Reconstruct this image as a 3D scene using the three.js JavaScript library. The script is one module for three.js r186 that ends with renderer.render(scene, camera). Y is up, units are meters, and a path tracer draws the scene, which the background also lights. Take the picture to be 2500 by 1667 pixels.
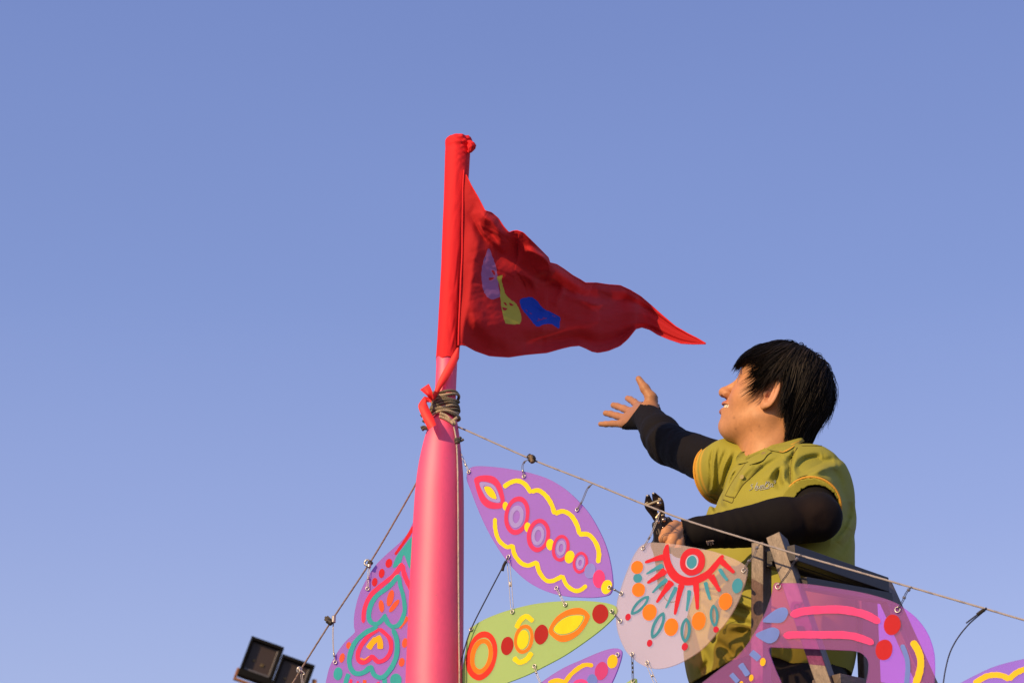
import * as THREE from 'three';
import { mergeGeometries, mergeVertices } from 'three/addons/utils/BufferGeometryUtils.js';
import { RoundedBoxGeometry } from 'three/addons/geometries/RoundedBoxGeometry.js';

function hash3(x, y, z) { let h = Math.imul(x, 374761393) ^ Math.imul(y, 668265263) ^ Math.imul(z, 2147483647 ^ 1274126177); h = Math.imul(h ^ (h >>> 13), 1274126177); return ((h ^ (h >>> 16)) >>> 0) / 4294967296; }
function noise3(x, y, z) {
  const X = Math.floor(x), Y = Math.floor(y), Z = Math.floor(z), f = (t) => t * t * (3 - 2 * t), u = f(x - X), v = f(y - Y), w = f(z - Z);
  const l = (a, b, t) => a + (b - a) * t, g = (i, j, k) => hash3(X + i, Y + j, Z + k);
  return l(l(l(g(0, 0, 0), g(1, 0, 0), u), l(g(0, 1, 0), g(1, 1, 0), u), v), l(l(g(0, 0, 1), g(1, 0, 1), u), l(g(0, 1, 1), g(1, 1, 1), u), v), w) * 2 - 1;
}
function fbm(x, y, z, n = 4) { let s = 0, a = .5; for (let i = 0; i < n; i++) { s += a * noise3(x, y, z); x *= 2.03; y *= 2.03; z *= 2.03; a *= .5; } return s; }


// ------------------------------------------------------------------ camera, sky, sun, exposure
const scene = new THREE.Scene();
const PITCH = 22 * Math.PI / 180, FOV = 18, FPX = 833.5 / Math.tan(FOV / 2 * Math.PI / 180), EYE = new THREE.Vector3(0, 1.6, 0);
const camera = new THREE.PerspectiveCamera(FOV, 1024 / 682, 0.1, 2000);
camera.position.copy(EYE);
camera.lookAt(0, 1.6 + Math.sin(PITCH), -Math.cos(PITCH));
camera.focus = 4.5; camera.userData.fStop = 10;
const renderer = new THREE.WebGLRenderer({ antialias: true });
renderer.toneMapping = THREE.LinearToneMapping;
renderer.toneMappingExposure = 1.0;
renderer.shadowMap.enabled = true;
const SUN_AZ = 45 * Math.PI / 180, SUN_EL = 27 * Math.PI / 180;      // low late sun, behind the camera and to its left
const SUN = new THREE.Vector3(-Math.sin(SUN_AZ) * Math.cos(SUN_EL), Math.sin(SUN_EL), Math.cos(SUN_AZ) * Math.cos(SUN_EL));
{
  const W = 512, Hh = 256, data = new Float32Array(W * Hh * 4);
  // clear evening sky: colour by elevation (degrees), linear
  const stops = [[-90, .30, .30, .36], [-1, .46, .47, .56], [4, .46, .53, .74], [11, .425, .515, .82], [17, .312, .40, .735], [23, .232, .322, .655], [31, .185, .262, .575], [50, .135, .20, .47], [90, .10, .155, .39]];
  for (let j = 0; j < Hh; j++) for (let i = 0; i < W; i++) {
    const el = ((j + .5) / Hh - .5) * 180, az = ((i + .5) / W - .5) * 2 * Math.PI, e = el * Math.PI / 180;
    const d = new THREE.Vector3(Math.cos(e) * Math.cos(az), Math.sin(e), Math.cos(e) * Math.sin(az));
    let k = 0; while (k < stops.length - 2 && el > stops[k + 1][0]) k++;
    const t = Math.min(1, Math.max(0, (el - stops[k][0]) / (stops[k + 1][0] - stops[k][0])));
    const c = [1, 2, 3].map((q) => stops[k][q] * (1 - t) + stops[k + 1][q] * t);
    const hz = 1 + .022 * fbm(d.x * 5, d.y * 16, d.z * 5 + 3, 4); c.forEach((v, q) => { c[q] = v * hz; }); const s = Math.max(0, d.dot(SUN)), glow = Math.pow(s, 6) * .5 + Math.pow(s, 40) * 1.2, side = 1 + .15 * d.x * Math.exp(-Math.pow(el / 35, 2));
    const o = (j * W + i) * 4;
    data[o] = (c[0] + glow * 1.0) * side; data[o + 1] = (c[1] + glow * .78) * side; data[o + 2] = (c[2] + glow * .5) * side; data[o + 3] = 1;
  }
  const sky = new THREE.DataTexture(data, W, Hh, THREE.RGBAFormat, THREE.FloatType);
  sky.mapping = THREE.EquirectangularReflectionMapping; sky.magFilter = THREE.LinearFilter; sky.minFilter = THREE.LinearFilter; sky.wrapS = THREE.RepeatWrapping; sky.needsUpdate = true;
  scene.background = sky; scene.environment = sky;
}
const sun = new THREE.DirectionalLight(new THREE.Color().setRGB(1, .69, .37), 4.5);
sun.position.copy(SUN).multiplyScalar(30).add(new THREE.Vector3(0, 3, -4)); sun.target.position.set(0, 3, -4);
sun.castShadow = true; sun.shadow.mapSize.set(4096, 4096);
Object.assign(sun.shadow.camera, { left: -6, right: 6, top: 6, bottom: -6, near: 1, far: 80 });
scene.add(sun, sun.target);

// ------------------------------------------------------------------ helpers
const V = (x, y, z) => new THREE.Vector3(x, y, z);
const rng = (seed) => () => { seed = (seed + 0x6d2b79f5) | 0; let t = Math.imul(seed ^ (seed >>> 15), 1 | seed); t = (t + Math.imul(t ^ (t >>> 7), 61 | t)) ^ t; return ((t ^ (t >>> 14)) >>> 0) / 4294967296; };
const lerp = (a, b, t) => a + (b - a) * t, clamp = (x, a, b) => Math.min(b, Math.max(a, x));
const smooth = (a, b, x) => { const t = clamp((x - a) / (b - a), 0, 1); return t * t * (3 - 2 * t); };
const FWD = V(0, Math.sin(PITCH), -Math.cos(PITCH)), UPC = V(0, Math.cos(PITCH), Math.sin(PITCH));
const ray = (px, py) => V((px - 1250) / FPX, 0, 0).addScaledVector(UPC, (833.5 - py) / FPX).add(FWD);      // sight line through a point of the 2500 x 1667 photograph
const H = (px, py, d) => { const r = ray(px, py); return r.multiplyScalar(d / -r.z).add(EYE); };            // the point on it d metres north of the camera
function proj(p) { const q = [p[0] - EYE.x, p[1] - EYE.y, p[2] - EYE.z], a = q[1] * FWD.y + q[2] * FWD.z; return [1250 + q[0] / a * FPX, 833.5 - (q[1] * UPC.y + q[2] * UPC.z) / a * FPX]; }
const from = (x0, y0, s) => (pts) => pts.map(([x, y, ...r]) => [x0 + x / s, y0 + y / s, ...r]);
const R1 = from(1000, 300, 2.0627), R3 = from(1100, 1080, 2.6717), R4 = from(550, 1150, 3.0328), R5 = from(1480, 1280, 4.052), R6 = from(1780, 1290, 3.2667), R7 = from(1000, 830, 4.479), R8 = from(1440, 900, 6.031), RP = from(1560, 1190, 8.25), RS = from(1700, 1060, 4.612), RH = from(1720, 800, 4.3556);

const used = {};
const numbered = (n) => { const k = used[n] = (used[n] ?? -1) + 1; return k ? n + '_' + String(k).padStart(3, '0') : n; };
function tag(o, label, category, group) { Object.assign(o.userData, { label, category }); if (group) o.userData.group = group; return o; }
function base(name, label, category, at, group) { const g = new THREE.Group(); g.name = numbered(name); g.position.copy(at); scene.add(g); return tag(g, label, category, group); }
// a mesh whose geometry is given in world coordinates, hung under a thing
function add(name, geo, mat, parent, origin) {
  const m = new THREE.Mesh(geo, mat); m.name = parent ? name : numbered(name); m.castShadow = m.receiveShadow = true;
  if (parent) { let o = V(0, 0, 0), q = parent; while (q && q !== scene) { o.add(q.position); q = q.parent; } geo.translate(-o.x, -o.y, -o.z); parent.add(m); }
  else { if (origin) { geo.translate(-origin.x, -origin.y, -origin.z); m.position.copy(origin); } scene.add(m); }
  return m;
}
const C = (r, g, b) => new THREE.Color().setRGB(r, g, b);
const hex = (h) => new THREE.Color(h);
// noise tiles for bump maps (grey), tileable
function tile(n, fn) {
  const d = new Uint8Array(n * n * 4);
  for (let j = 0; j < n; j++) for (let i = 0; i < n; i++) { const v = clamp(fn(i / n, j / n, i, j), 0, 1) * 255; d.set([v, v, v, 255], (j * n + i) * 4); }
  const t = new THREE.DataTexture(d, n, n); t.wrapS = t.wrapT = THREE.RepeatWrapping; t.magFilter = THREE.LinearFilter; t.needsUpdate = true; return t;
}
const per = (x, y, f, k) => { // periodic value noise
  const a = x * f, b = y * f, X = Math.floor(a), Y = Math.floor(b), u = a - X, v = b - Y, s = (t) => t * t * (3 - 2 * t), g = (i, j) => hash3((X + i) % f, (Y + j) % f, k);
  return lerp(lerp(g(0, 0), g(1, 0), s(u)), lerp(g(0, 1), g(1, 1), s(u)), s(v));
};
const weaveTex = tile(64, (x, y, i, j) => .5 + .25 * Math.sin(x * Math.PI * 2 * 16) * Math.sin(y * Math.PI * 2 * 16) + .25 * (per(x, y, 32, 3) - .5));
const brushTex = tile(256, (x, y) => .25 * per(x, y, 8, 5) + .35 * per(x, y, 32, 6) + .4 * per(x * 8 % 1, y, 32, 7));
const grainTex = tile(256, (x, y) => .4 * per(x, y, 8, 1) + .3 * per(x, y, 32, 2) + .3 * per(x, y, 128, 4));
const rep = (t, u, v = u) => { const c = t.clone(); c.repeat.set(u, v); c.needsUpdate = true; return c; };
const std = (color, roughness = .6, extra = {}) => new THREE.MeshStandardMaterial({ color, roughness, side: THREE.DoubleSide, ...extra });
const phys = (color, roughness = .6, extra = {}) => new THREE.MeshPhysicalMaterial({ color, roughness, side: THREE.DoubleSide, ...extra });

// Catmull-Rom through points of any width
function spline(pts, n, closed = false) {
  const out = [], N = pts.length, segs = closed ? N : N - 1, g = (i) => closed ? pts[(i + N) % N] : pts[clamp(i, 0, N - 1)];
  for (let s = 0; s < segs; s++) for (let k = 0; k < n; k++) {
    const t = k / n, a = g(s - 1), b = g(s), c = g(s + 1), d = g(s + 2);
    out.push(b.map((_, q) => .5 * (2 * b[q] + (c[q] - a[q]) * t + (2 * a[q] - 5 * b[q] + 4 * c[q] - d[q]) * t * t + (3 * b[q] - a[q] - 3 * c[q] + d[q]) * t * t * t)));
  }
  if (!closed) out.push([...pts[N - 1]]);
  return out;
}
function resample(pts, n) {
  const L = [0]; for (let i = 1; i < pts.length; i++) L.push(L[i - 1] + Math.hypot(...pts[i].map((x, q) => x - pts[i - 1][q])));
  return Array.from({ length: n }, (_, k) => { const l = L[L.length - 1] * k / (n - 1); let i = 1; while (i < L.length - 1 && L[i] < l) i++; const t = (l - L[i - 1]) / (L[i] - L[i - 1] || 1); return pts[i - 1].map((x, q) => lerp(x, pts[i][q], t)); });
}
function gridMesh(rows, closedU = false) { // rows of Vector3, all of one length
  const m = rows.length, n = rows[0].length, pos = [], uv = [], idx = [];
  let v = 0; const lens = rows.map((_, j) => j ? (v += rows[j][0].distanceTo(rows[j - 1][0])) : 0);
  rows.forEach((r, j) => { let u = 0; r.forEach((p, i) => { if (i) u += p.distanceTo(r[i - 1]); pos.push(p.x, p.y, p.z); uv.push(u, lens[j]); }); });
  for (let j = 0; j < m - 1; j++) for (let i = 0; i < n - (closedU ? 0 : 1); i++) { const a = j * n + i, b = j * n + (i + 1) % n, c = a + n, d = b + n; idx.push(a, b, d, a, d, c); }
  const g = new THREE.BufferGeometry(); g.setAttribute('position', new THREE.Float32BufferAttribute(pos, 3)); g.setAttribute('uv', new THREE.Float32BufferAttribute(uv, 2)); g.setIndex(idx); g.computeVertexNormals(); return g;
}
// tube along Vector3 points with a radius per point
function tube(pts, radius, sides = 8, closed = false, capped = true) {
  const n = pts.length, pos = [], uv = [], idx = [], R = (i) => typeof radius === 'function' ? radius(i / (n - 1)) : Array.isArray(radius) ? radius[i] : radius;
  let nrm = null, L = 0;
  for (let i = 0; i < n; i++) {
    const t = pts[closed ? (i + 1) % n : Math.min(n - 1, i + 1)].clone().sub(pts[closed ? (i - 1 + n) % n : Math.max(0, i - 1)]).normalize();
    if (!nrm) nrm = Math.abs(t.y) < .9 ? V(0, 1, 0).cross(t).normalize() : V(1, 0, 0).cross(t).normalize();
    nrm = nrm.clone().addScaledVector(t, -nrm.dot(t)).normalize(); const b = t.clone().cross(nrm);
    if (i) L += pts[i].distanceTo(pts[i - 1]);
    for (let s = 0; s <= sides; s++) { const a = s / sides * 2 * Math.PI, p = pts[i].clone().addScaledVector(nrm, Math.cos(a) * R(i)).addScaledVector(b, Math.sin(a) * R(i)); pos.push(p.x, p.y, p.z); uv.push(s / sides, L); }
  }
  const w = sides + 1;
  for (let i = 0; i < n - (closed ? 0 : 1); i++) for (let s = 0; s < sides; s++) { const a = i * w + s, c = ((i + 1) % n) * w + s; idx.push(a, c, a + 1, a + 1, c, c + 1); }
  if (!closed && capped) for (const e of [0, n - 1]) { const k = pos.length / 3; pos.push(pts[e].x, pts[e].y, pts[e].z); uv.push(0, 0); for (let s = 0; s < sides; s++) e ? idx.push(e * w + s, k, e * w + s + 1) : idx.push(e * w + s, e * w + s + 1, k); }
  const g = new THREE.BufferGeometry(); g.setAttribute('position', new THREE.Float32BufferAttribute(pos, 3)); g.setAttribute('uv', new THREE.Float32BufferAttribute(uv, 2)); g.setIndex(idx); g.computeVertexNormals(); return g;
}
const curve = (pts, n) => { const c = new THREE.CatmullRomCurve3(pts, false, 'centripetal'); return c.getSpacedPoints(n); };
// a rope laid from three strands twisted round each other
function twisted(pts, r, pitch, strands = 3) {
  const L = pts.reduce((s, p, i) => i ? s + p.distanceTo(pts[i - 1]) : 0, 0), n = Math.max(8, Math.round(L / pitch * 9)), path = new THREE.CatmullRomCurve3(pts, false, 'centripetal').getSpacedPoints(n), out = [];
  for (let k = 0; k < strands; k++) {
    let nrm = null;
    out.push(tube(path.map((p, i) => { const t = path[Math.min(n, i + 1)].clone().sub(path[Math.max(0, i - 1)]).normalize(); if (!nrm) nrm = Math.abs(t.y) < .9 ? V(0, 1, 0).cross(t).normalize() : V(1, 0, 0).cross(t).normalize(); nrm = nrm.clone().addScaledVector(t, -nrm.dot(t)).normalize(); const a = i / n * L / pitch * 2 * Math.PI + k / strands * 2 * Math.PI; return p.clone().addScaledVector(nrm, Math.cos(a) * r * .5).addScaledVector(t.clone().cross(nrm), Math.sin(a) * r * .5); }), r * .56, 5));
  }
  return mergeGeometries(out);
}
function box(w, h, d, r = .002) { return new RoundedBoxGeometry(w, h, d, 2, r); }
function beam(a, b, w, h, side, r = .0015) { // square tube from a to b; w along `side`, h across
  const t = b.clone().sub(a), L = t.length(); t.normalize(); const s = side.clone().addScaledVector(t, -side.dot(t)).normalize(), n = t.clone().cross(s);
  const g = new RoundedBoxGeometry(w, h, L, 2, r), P = g.attributes.position; for (let i = 0; i < P.count; i++) g.attributes.uv.setXY(i, P.getX(i) + P.getY(i), P.getZ(i)); const m = new THREE.Matrix4().makeBasis(s, n, s.clone().cross(n)); g.applyMatrix4(m.setPosition(a.clone().lerp(b, .5))); return g;
}

// ---- solids by distance field, meshed with surface nets
const smin = (a, b, k) => { const h = Math.max(k - Math.abs(a - b), 0) / k; return Math.min(a, b) - h * h * k * .25; };
const smax = (a, b, k) => -smin(-a, -b, k);
function cap(ax, ay, az, bx, by, bz, ra, rb) { // tapered capsule
  const dx = bx - ax, dy = by - ay, dz = bz - az, q = 1 / (dx * dx + dy * dy + dz * dz);
  return (x, y, z) => { const px = x - ax, py = y - ay, pz = z - az, t = clamp((px * dx + py * dy + pz * dz) * q, 0, 1); return Math.hypot(px - dx * t, py - dy * t, pz - dz * t) - (ra + (rb - ra) * t); };
}
const capV = (a, b, ra, rb) => cap(a.x, a.y, a.z, b.x, b.y, b.z, ra, rb);
function ell(cx, cy, cz, rx, ry, rz) { return (x, y, z) => { const a = (x - cx) / rx, b = (y - cy) / ry, c = (z - cz) / rz, k = Math.hypot(a, b, c), q = Math.hypot(a / rx, b / ry, c / rz); return q > 1e-9 ? k * (k - 1) / q : -Math.min(rx, ry, rz); }; }
// an ellipsoid standing upright whose first axis points along the horizontal direction `along`
function ellV(c, along, ra, ry, rb) { const e = ell(0, 0, 0, ra, ry, rb); return (x, y, z) => { const X = x - c.x, Z = z - c.z; return e(X * along.x + Z * along.z, y - c.y, -X * along.z + Z * along.x); }; }
function nets(f, lo, hi, cell, color) {
  const nx = Math.ceil((hi[0] - lo[0]) / cell) + 1, ny = Math.ceil((hi[1] - lo[1]) / cell) + 1, nz = Math.ceil((hi[2] - lo[2]) / cell) + 1, val = new Float32Array(nx * ny * nz);
  const at = (i, j, k) => (k * ny + j) * nx + i;
  const B = 4; // skip far blocks
  for (let k = 0; k < nz; k += B) for (let j = 0; j < ny; j += B) for (let i = 0; i < nx; i += B) {
    const c = f(lo[0] + (i + B / 2) * cell, lo[1] + (j + B / 2) * cell, lo[2] + (k + B / 2) * cell), far = Math.abs(c) > cell * B * 1.6 + .012;
    for (let c2 = k; c2 < Math.min(nz, k + B); c2++) for (let b = j; b < Math.min(ny, j + B); b++) for (let a = i; a < Math.min(nx, i + B); a++) val[at(a, b, c2)] = far ? c : f(lo[0] + a * cell, lo[1] + b * cell, lo[2] + c2 * cell);
  }
  const id = new Int32Array(nx * ny * nz).fill(-1), pos = [], idx = [];
  for (let k = 0; k < nz - 1; k++) for (let j = 0; j < ny - 1; j++) for (let i = 0; i < nx - 1; i++) {
    let m = 0, s = 0, x = 0, y = 0, z = 0; const v = [];
    for (let q = 0; q < 8; q++) { v[q] = val[at(i + (q & 1), j + (q >> 1 & 1), k + (q >> 2))]; if (v[q] < 0) m++; }
    if (!m || m === 8) continue;
    for (let a = 0; a < 8; a++) for (const b of [1, 2, 4]) if (!(a & b)) { const c = a | b; if ((v[a] < 0) !== (v[c] < 0)) { const t = v[a] / (v[a] - v[c]); x += (a & 1) + (b === 1 ? t : 0); y += (a >> 1 & 1) + (b === 2 ? t : 0); z += (a >> 2) + (b === 4 ? t : 0); s++; } }
    id[at(i, j, k)] = pos.length / 3; pos.push(lo[0] + (i + x / s) * cell, lo[1] + (j + y / s) * cell, lo[2] + (k + z / s) * cell);
  }
  const quad = (a, b, c, d, flip) => { if (a < 0 || b < 0 || c < 0 || d < 0) return; flip ? idx.push(a, c, b, a, d, c) : idx.push(a, b, c, a, c, d); };
  for (let k = 1; k < nz - 1; k++) for (let j = 1; j < ny - 1; j++) for (let i = 1; i < nx - 1; i++) {
    const o = val[at(i, j, k)] < 0;
    if (o !== val[at(i + 1, j, k)] < 0) quad(id[at(i, j - 1, k - 1)], id[at(i, j, k - 1)], id[at(i, j, k)], id[at(i, j - 1, k)], !o);
    if (o !== val[at(i, j + 1, k)] < 0) quad(id[at(i - 1, j, k - 1)], id[at(i - 1, j, k)], id[at(i, j, k)], id[at(i, j, k - 1)], !o);
    if (o !== val[at(i, j, k + 1)] < 0) quad(id[at(i - 1, j - 1, k)], id[at(i, j - 1, k)], id[at(i, j, k)], id[at(i - 1, j, k)], !o);
  }
  const nor = new Float32Array(pos.length), h = cell * .4, col = color && new Float32Array(pos.length);
  for (let i = 0; i < pos.length; i += 3) {
    for (let pass = 0; pass < 2; pass++) {
      const x = pos[i], y = pos[i + 1], z = pos[i + 2];
      let gx = f(x + h, y, z) - f(x - h, y, z), gy = f(x, y + h, z) - f(x, y - h, z), gz = f(x, y, z + h) - f(x, y, z - h); const g = Math.hypot(gx, gy, gz) || 1; gx /= g; gy /= g; gz /= g;
      if (!pass) { const d = clamp(f(x, y, z) / Math.max(g / (2 * h), .4), -cell * .4, cell * .4); pos[i] -= gx * d; pos[i + 1] -= gy * d; pos[i + 2] -= gz * d; }
      nor[i] = gx; nor[i + 1] = gy; nor[i + 2] = gz;
    }
    if (color) col.set(color(pos[i], pos[i + 1], pos[i + 2]), i);
  }
  const g = new THREE.BufferGeometry(); g.setAttribute('position', new THREE.Float32BufferAttribute(pos, 3)); g.setAttribute('normal', new THREE.BufferAttribute(nor, 3));
  const uv = new Float32Array(pos.length / 3 * 2); for (let i = 0; i < uv.length / 2; i++) { uv[2 * i] = pos[3 * i] + pos[3 * i + 2]; uv[2 * i + 1] = pos[3 * i + 1]; } g.setAttribute('uv', new THREE.BufferAttribute(uv, 2));
  if (color) g.setAttribute('color', new THREE.BufferAttribute(col, 3)); g.setIndex(idx); return g;
}
const MIN = (v, m) => [Math.min(...v.map((p) => p.x)) - m, Math.min(...v.map((p) => p.y)) - m, Math.min(...v.map((p) => p.z)) - m];
const MAX = (v, m) => [Math.max(...v.map((p) => p.x)) + m, Math.max(...v.map((p) => p.y)) + m, Math.max(...v.map((p) => p.z)) + m];
// ------------------------------------------------------------------ ground
{
  const g = new THREE.PlaneGeometry(900, 900, 1, 1).rotateX(-Math.PI / 2); const uv = g.attributes.uv; for (let i = 0; i < uv.count; i++) uv.setXY(i, uv.getX(i) * 450, uv.getY(i) * 450);
  const m = add('ground', g, std(C(.085, .08, .075), .9, { bumpMap: grainTex, bumpScale: .004 })); m.userData.kind = 'structure';
}
// ------------------------------------------------------------------ materials
const poleTex = (() => { const w = 512, h = 512, d = new Uint8Array(w * h * 4); for (let j = 0; j < h; j++) for (let i = 0; i < w; i++) { const x = i / w, y = j / h, m = .06 * (per(x, y, 4, 31) - .5) + .05 * (per(x, y, 16, 32) - .5) + .03 * (per(x, y, 128, 33) - .5), sc = per(x, y, 128, 34) > .955 && per(x, y, 8, 35) > .5 ? -.10 : 0, seam = Math.abs(x - .735) < .004 ? -.12 : 0, k = 1 + m + sc + seam; d.set([clamp(242 * k, 0, 255), clamp(66 * (1 + 2 * m) + (sc ? 14 : 0), 0, 255), clamp(120 * k, 0, 255), 255], (j * w + i) * 4); } const t = new THREE.DataTexture(d, w, h); t.wrapS = t.wrapT = THREE.RepeatWrapping; t.magFilter = THREE.LinearFilter; t.colorSpace = THREE.SRGBColorSpace; t.repeat.set(3, 1.1); t.needsUpdate = true; return t; })();
const M = {
  pink: phys(C(1, 1, 1), .60, { ior: 2.0, map: poleTex }),
  flag: phys(C(.80, .018, .026), .72, { transmission: .06, specularIntensity: .5, bumpMap: rep(weaveTex, 30), bumpScale: .0003 }),
  ribbon: phys(C(.86, .022, .02), .6, { transmission: .12, bumpMap: rep(weaveTex, 30), bumpScale: .0003 }),
  ropeTan: std(C(.42, .33, .22), .8), ropeDark: std(C(.10, .085, .06), .75), ropeGrey: std(C(.36, .325, .32), .75), cord: std(C(.58, .50, .43), .65),
  steel: std(C(.50, .48, .46), .38, { metalness: .85 }), wire: std(C(.40, .37, .36), .42, { metalness: .6 }), wireDark: std(C(.07, .075, .11), .5, { metalness: .3 }), clamp: std(C(.05, .045, .04), .5, { metalness: .4 }),
};
// ------------------------------------------------------------------ flag pole
const DP = 4.2;                                             // the pole stands 4.2 m away
const poleRows = [[1119, 338, 24], [1113, 480, 25], [1104, 680, 25.5], [1092, 850, 26], [1090, 900, 25.5], [1087, 968, 25.8], [1086, 1010, 27], [1083, 1034, 34], [1080, 1060, 41], [1077, 1100, 48.5], [1075, 1140, 54.5], [1073, 1190, 59], [1071, 1250, 61.5], [1069, 1320, 63.5], [1066, 1420, 66], [1063, 1540, 68.5], [1060, 1667, 70.5]];
const poleAt = (py) => { const s = poleRows; let i = 1; while (i < s.length - 1 && s[i][1] < py) i++; const t = (py - s[i - 1][1]) / (s[i][1] - s[i - 1][1]); return [lerp(s[i - 1][0], s[i][0], t), lerp(s[i - 1][2], s[i][2], t)]; };
const pxm = (py, d) => FPX * -ray(1250, py).z / d;           // photograph pixels per metre, d metres away, on that row
const poleC = (py) => H(poleAt(py)[0], py, DP), poleR = (py) => poleAt(py)[1] / pxm(py, DP);
const POLE = V(H(1050, 1667, DP).x - .02, 0, -DP);
{
  const t = base('flag_pole', 'glossy pink pole, slim on top and swelling into a thick column below the rope', 'pole', POLE);
  const rows = spline(poleRows, 6).map(([x, y, r]) => [H(x, y, DP), r / pxm(y, DP)]);
  const last = rows[rows.length - 1]; for (let k = 1; k <= 8; k++) { const y = last[0].y * (1 - k / 8); rows.push([V(lerp(last[0].x, POLE.x, k / 8), Math.max(.001, y), -DP), last[1] * (1 + .02 * k)]); }
  const ringAt = ([c, r], n = 64) => Array.from({ length: n + 1 }, (_, i) => { const a = i / n * 2 * Math.PI; return V(c.x + Math.cos(a) * r, c.y, c.z + Math.sin(a) * r); });
  const split = rows.findIndex((q) => q[0].y < H(1086, 1022, DP).y);
  add('upper_tube', gridMesh(rows.slice(0, split + 1).map((q) => ringAt(q))), M.pink, t);
  add('padded_column', gridMesh(rows.slice(split).map((q) => ringAt(q))), M.pink, t);
}
// ------------------------------------------------------------------ flag
const FLAG = base('red_flag', 'red pointed pennant with masks printed on it, blowing to the right from the pole top', 'flag', H(1119, 345, DP));
{
  // sleeve round the pole
  const rows = [];
  const edge = spline(R1([[178, 100, 318], [178, 108, 316], [179, 122, 318], [179, 135, 306], [178, 160, 305], [176, 250, 300], [171, 400, 290], [166, 520, 282], [160, 680, 276], [153, 830, 268], [147, 950, 260], [139, 1080, 254], [132, 1192, 248]]).map(([x, y, r]) => [x, y, 1000 + r / 2.0627]), 6);
  const N = 96;
  edge.forEach(([x0, y, x1], j) => {
    const c = H((x0 + x1) / 2, y, DP), r = (x1 - x0) / 2 / pxm(y, DP);
    rows.push(Array.from({ length: N + 1 }, (_, i) => {
      const a = i / N * 2 * Math.PI, right = Math.exp(-Math.pow((((a / Math.PI * 180 + 540 - 62) % 360) - 180) / 34, 2)), top = Math.exp(-Math.pow((y - 345) / 60, 2));
      // gathers where the sleeve is bunched at upper right, small creases along the seam, else smooth
      const f = right * (top * .0022 * Math.sin(y * .42 + a * 9) + .0006 * Math.sin(y * .5 + 3 * noise3(a * 3, y * .02, 3))) + .0009 * fbm(Math.cos(a) * 2, y * .012, Math.sin(a) * 2, 3);
      const hem = j === edge.length - 1 ? .004 * noise3(a * 2, 1, 1) : 0;
      return V(c.x + Math.cos(a) * (r + f), c.y + hem, c.z + Math.sin(a) * (r + f));
    }));
  });
  const top = rows[0].map((p) => p.clone()), c0 = top.reduce((s, p) => s.add(p), V(0, 0, 0)).multiplyScalar(1 / top.length);
  const roll = [.86, .95, 1.0].map((k, q) => top.map((p, i) => V(lerp(c0.x, p.x, k), p.y + [.009, .007, .003][q] + .0012 * noise3(i * .3, q, 2), lerp(c0.z, p.z, k))));
  rows.unshift(top.map((p, i) => V(lerp(c0.x, p.x, .02), p.y + .006, lerp(c0.z, p.z, .02))), top.map((p, i) => V(lerp(c0.x, p.x, .5), p.y + .009 + .001 * noise3(i * .4, 5, 2), lerp(c0.z, p.z, .5))), ...roll);
  add('pole_sleeve', gridMesh(rows), M.flag, FLAG);
  // bunched knot of cloth at upper right of the sleeve
  const kn = [];
  for (let j = 0; j <= 26; j++) kn.push(Array.from({ length: 25 }, (_, i) => { const t = j / 26, a = i / 24 * 2 * Math.PI, q = R1([[lerp(296, 312, Math.sin(t * 3)), lerp(88, 152, t)]])[0], c = H(q[0], q[1], DP - .022), r = .0105 * Math.sqrt(Math.max(.02, Math.sin(Math.PI * t))) * (1 + .25 * Math.sin(a * 5 + t * 11) * .6 + .2 * noise3(a, t * 6, 4)); return V(c.x + Math.cos(a) * r * .8, c.y + .1 * r, c.z + Math.sin(a) * r); }));
  add('bunched_cloth', gridMesh(kn), M.flag, FLAG);

  // cloth: hoist to tip by s, top to bottom by t
  const topE = [[272, 232], [290, 268], [310, 310], [345, 372], [381, 443], [412, 452], [446, 481], [475, 525], [500, 553], [520, 545], [541, 542], [572, 553], [620, 600], [665, 645], [703, 684], [700, 703], [740, 713], [775, 735], [820, 768], [860, 790], [884, 806], [940, 806], [1000, 815], [1060, 819], [1110, 842], [1165, 875], [1220, 922], [1280, 975], [1340, 1025], [1400, 1060], [1450, 1085], [1492, 1110]];
  const botE = [[244, 1122], [262, 1116], [285, 1121], [330, 1146], [400, 1171], [445, 1175], [500, 1178], [580, 1166], [640, 1160], [690, 1156], [760, 1136], [810, 1124], [855, 1120], [890, 1135], [920, 1150], [950, 1155], [1000, 1146], [1060, 1121], [1100, 1086], [1140, 1036], [1170, 1028], [1210, 1040], [1250, 1065], [1310, 1090], [1370, 1110], [1430, 1113], [1492, 1112]];
  const at = (E, u) => { let i = 1; const n = E.length; // by share of the way in x from hoist to tip
    const x = lerp(E[0][0], E[n - 1][0], u); let best = null; for (i = 1; i < n; i++) if (E[i][0] >= x || i === n - 1) { const t = (x - E[i - 1][0]) / (E[i][0] - E[i - 1][0] || 1); best = [x, lerp(E[i - 1][1], E[i][1], clamp(t, 0, 1))]; break; } return best; };
  const soft = (E) => E.map((p, i) => { let s = 0, w = 0; for (let k = 0; k < E.length; k++) { const g = Math.exp(-Math.pow((E[k][0] - p[0]) / 70, 2)); s += g * E[k][1]; w += g; } return [p[0], s / w]; }).sort((a, b) => a[0] - b[0]);
  const NS = 420, NT = 150, P = [], topS = soft(resample(topE, 90)), botS = soft(resample(botE, 90));
  // hoist line wanders along the sleeve
  const hoist = spline([[272, 232], [266, 320], [265, 400], [263, 520], [262, 660], [255, 800], [250, 920], [246, 1010], [243, 1122]], 12), hx = (y) => { let i = 1; while (i < hoist.length - 1 && hoist[i][1] < y) i++; const t = clamp((y - hoist[i - 1][1]) / (hoist[i][1] - hoist[i - 1][1]), 0, 1); return lerp(hoist[i - 1][0], hoist[i][0], t); };
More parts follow.
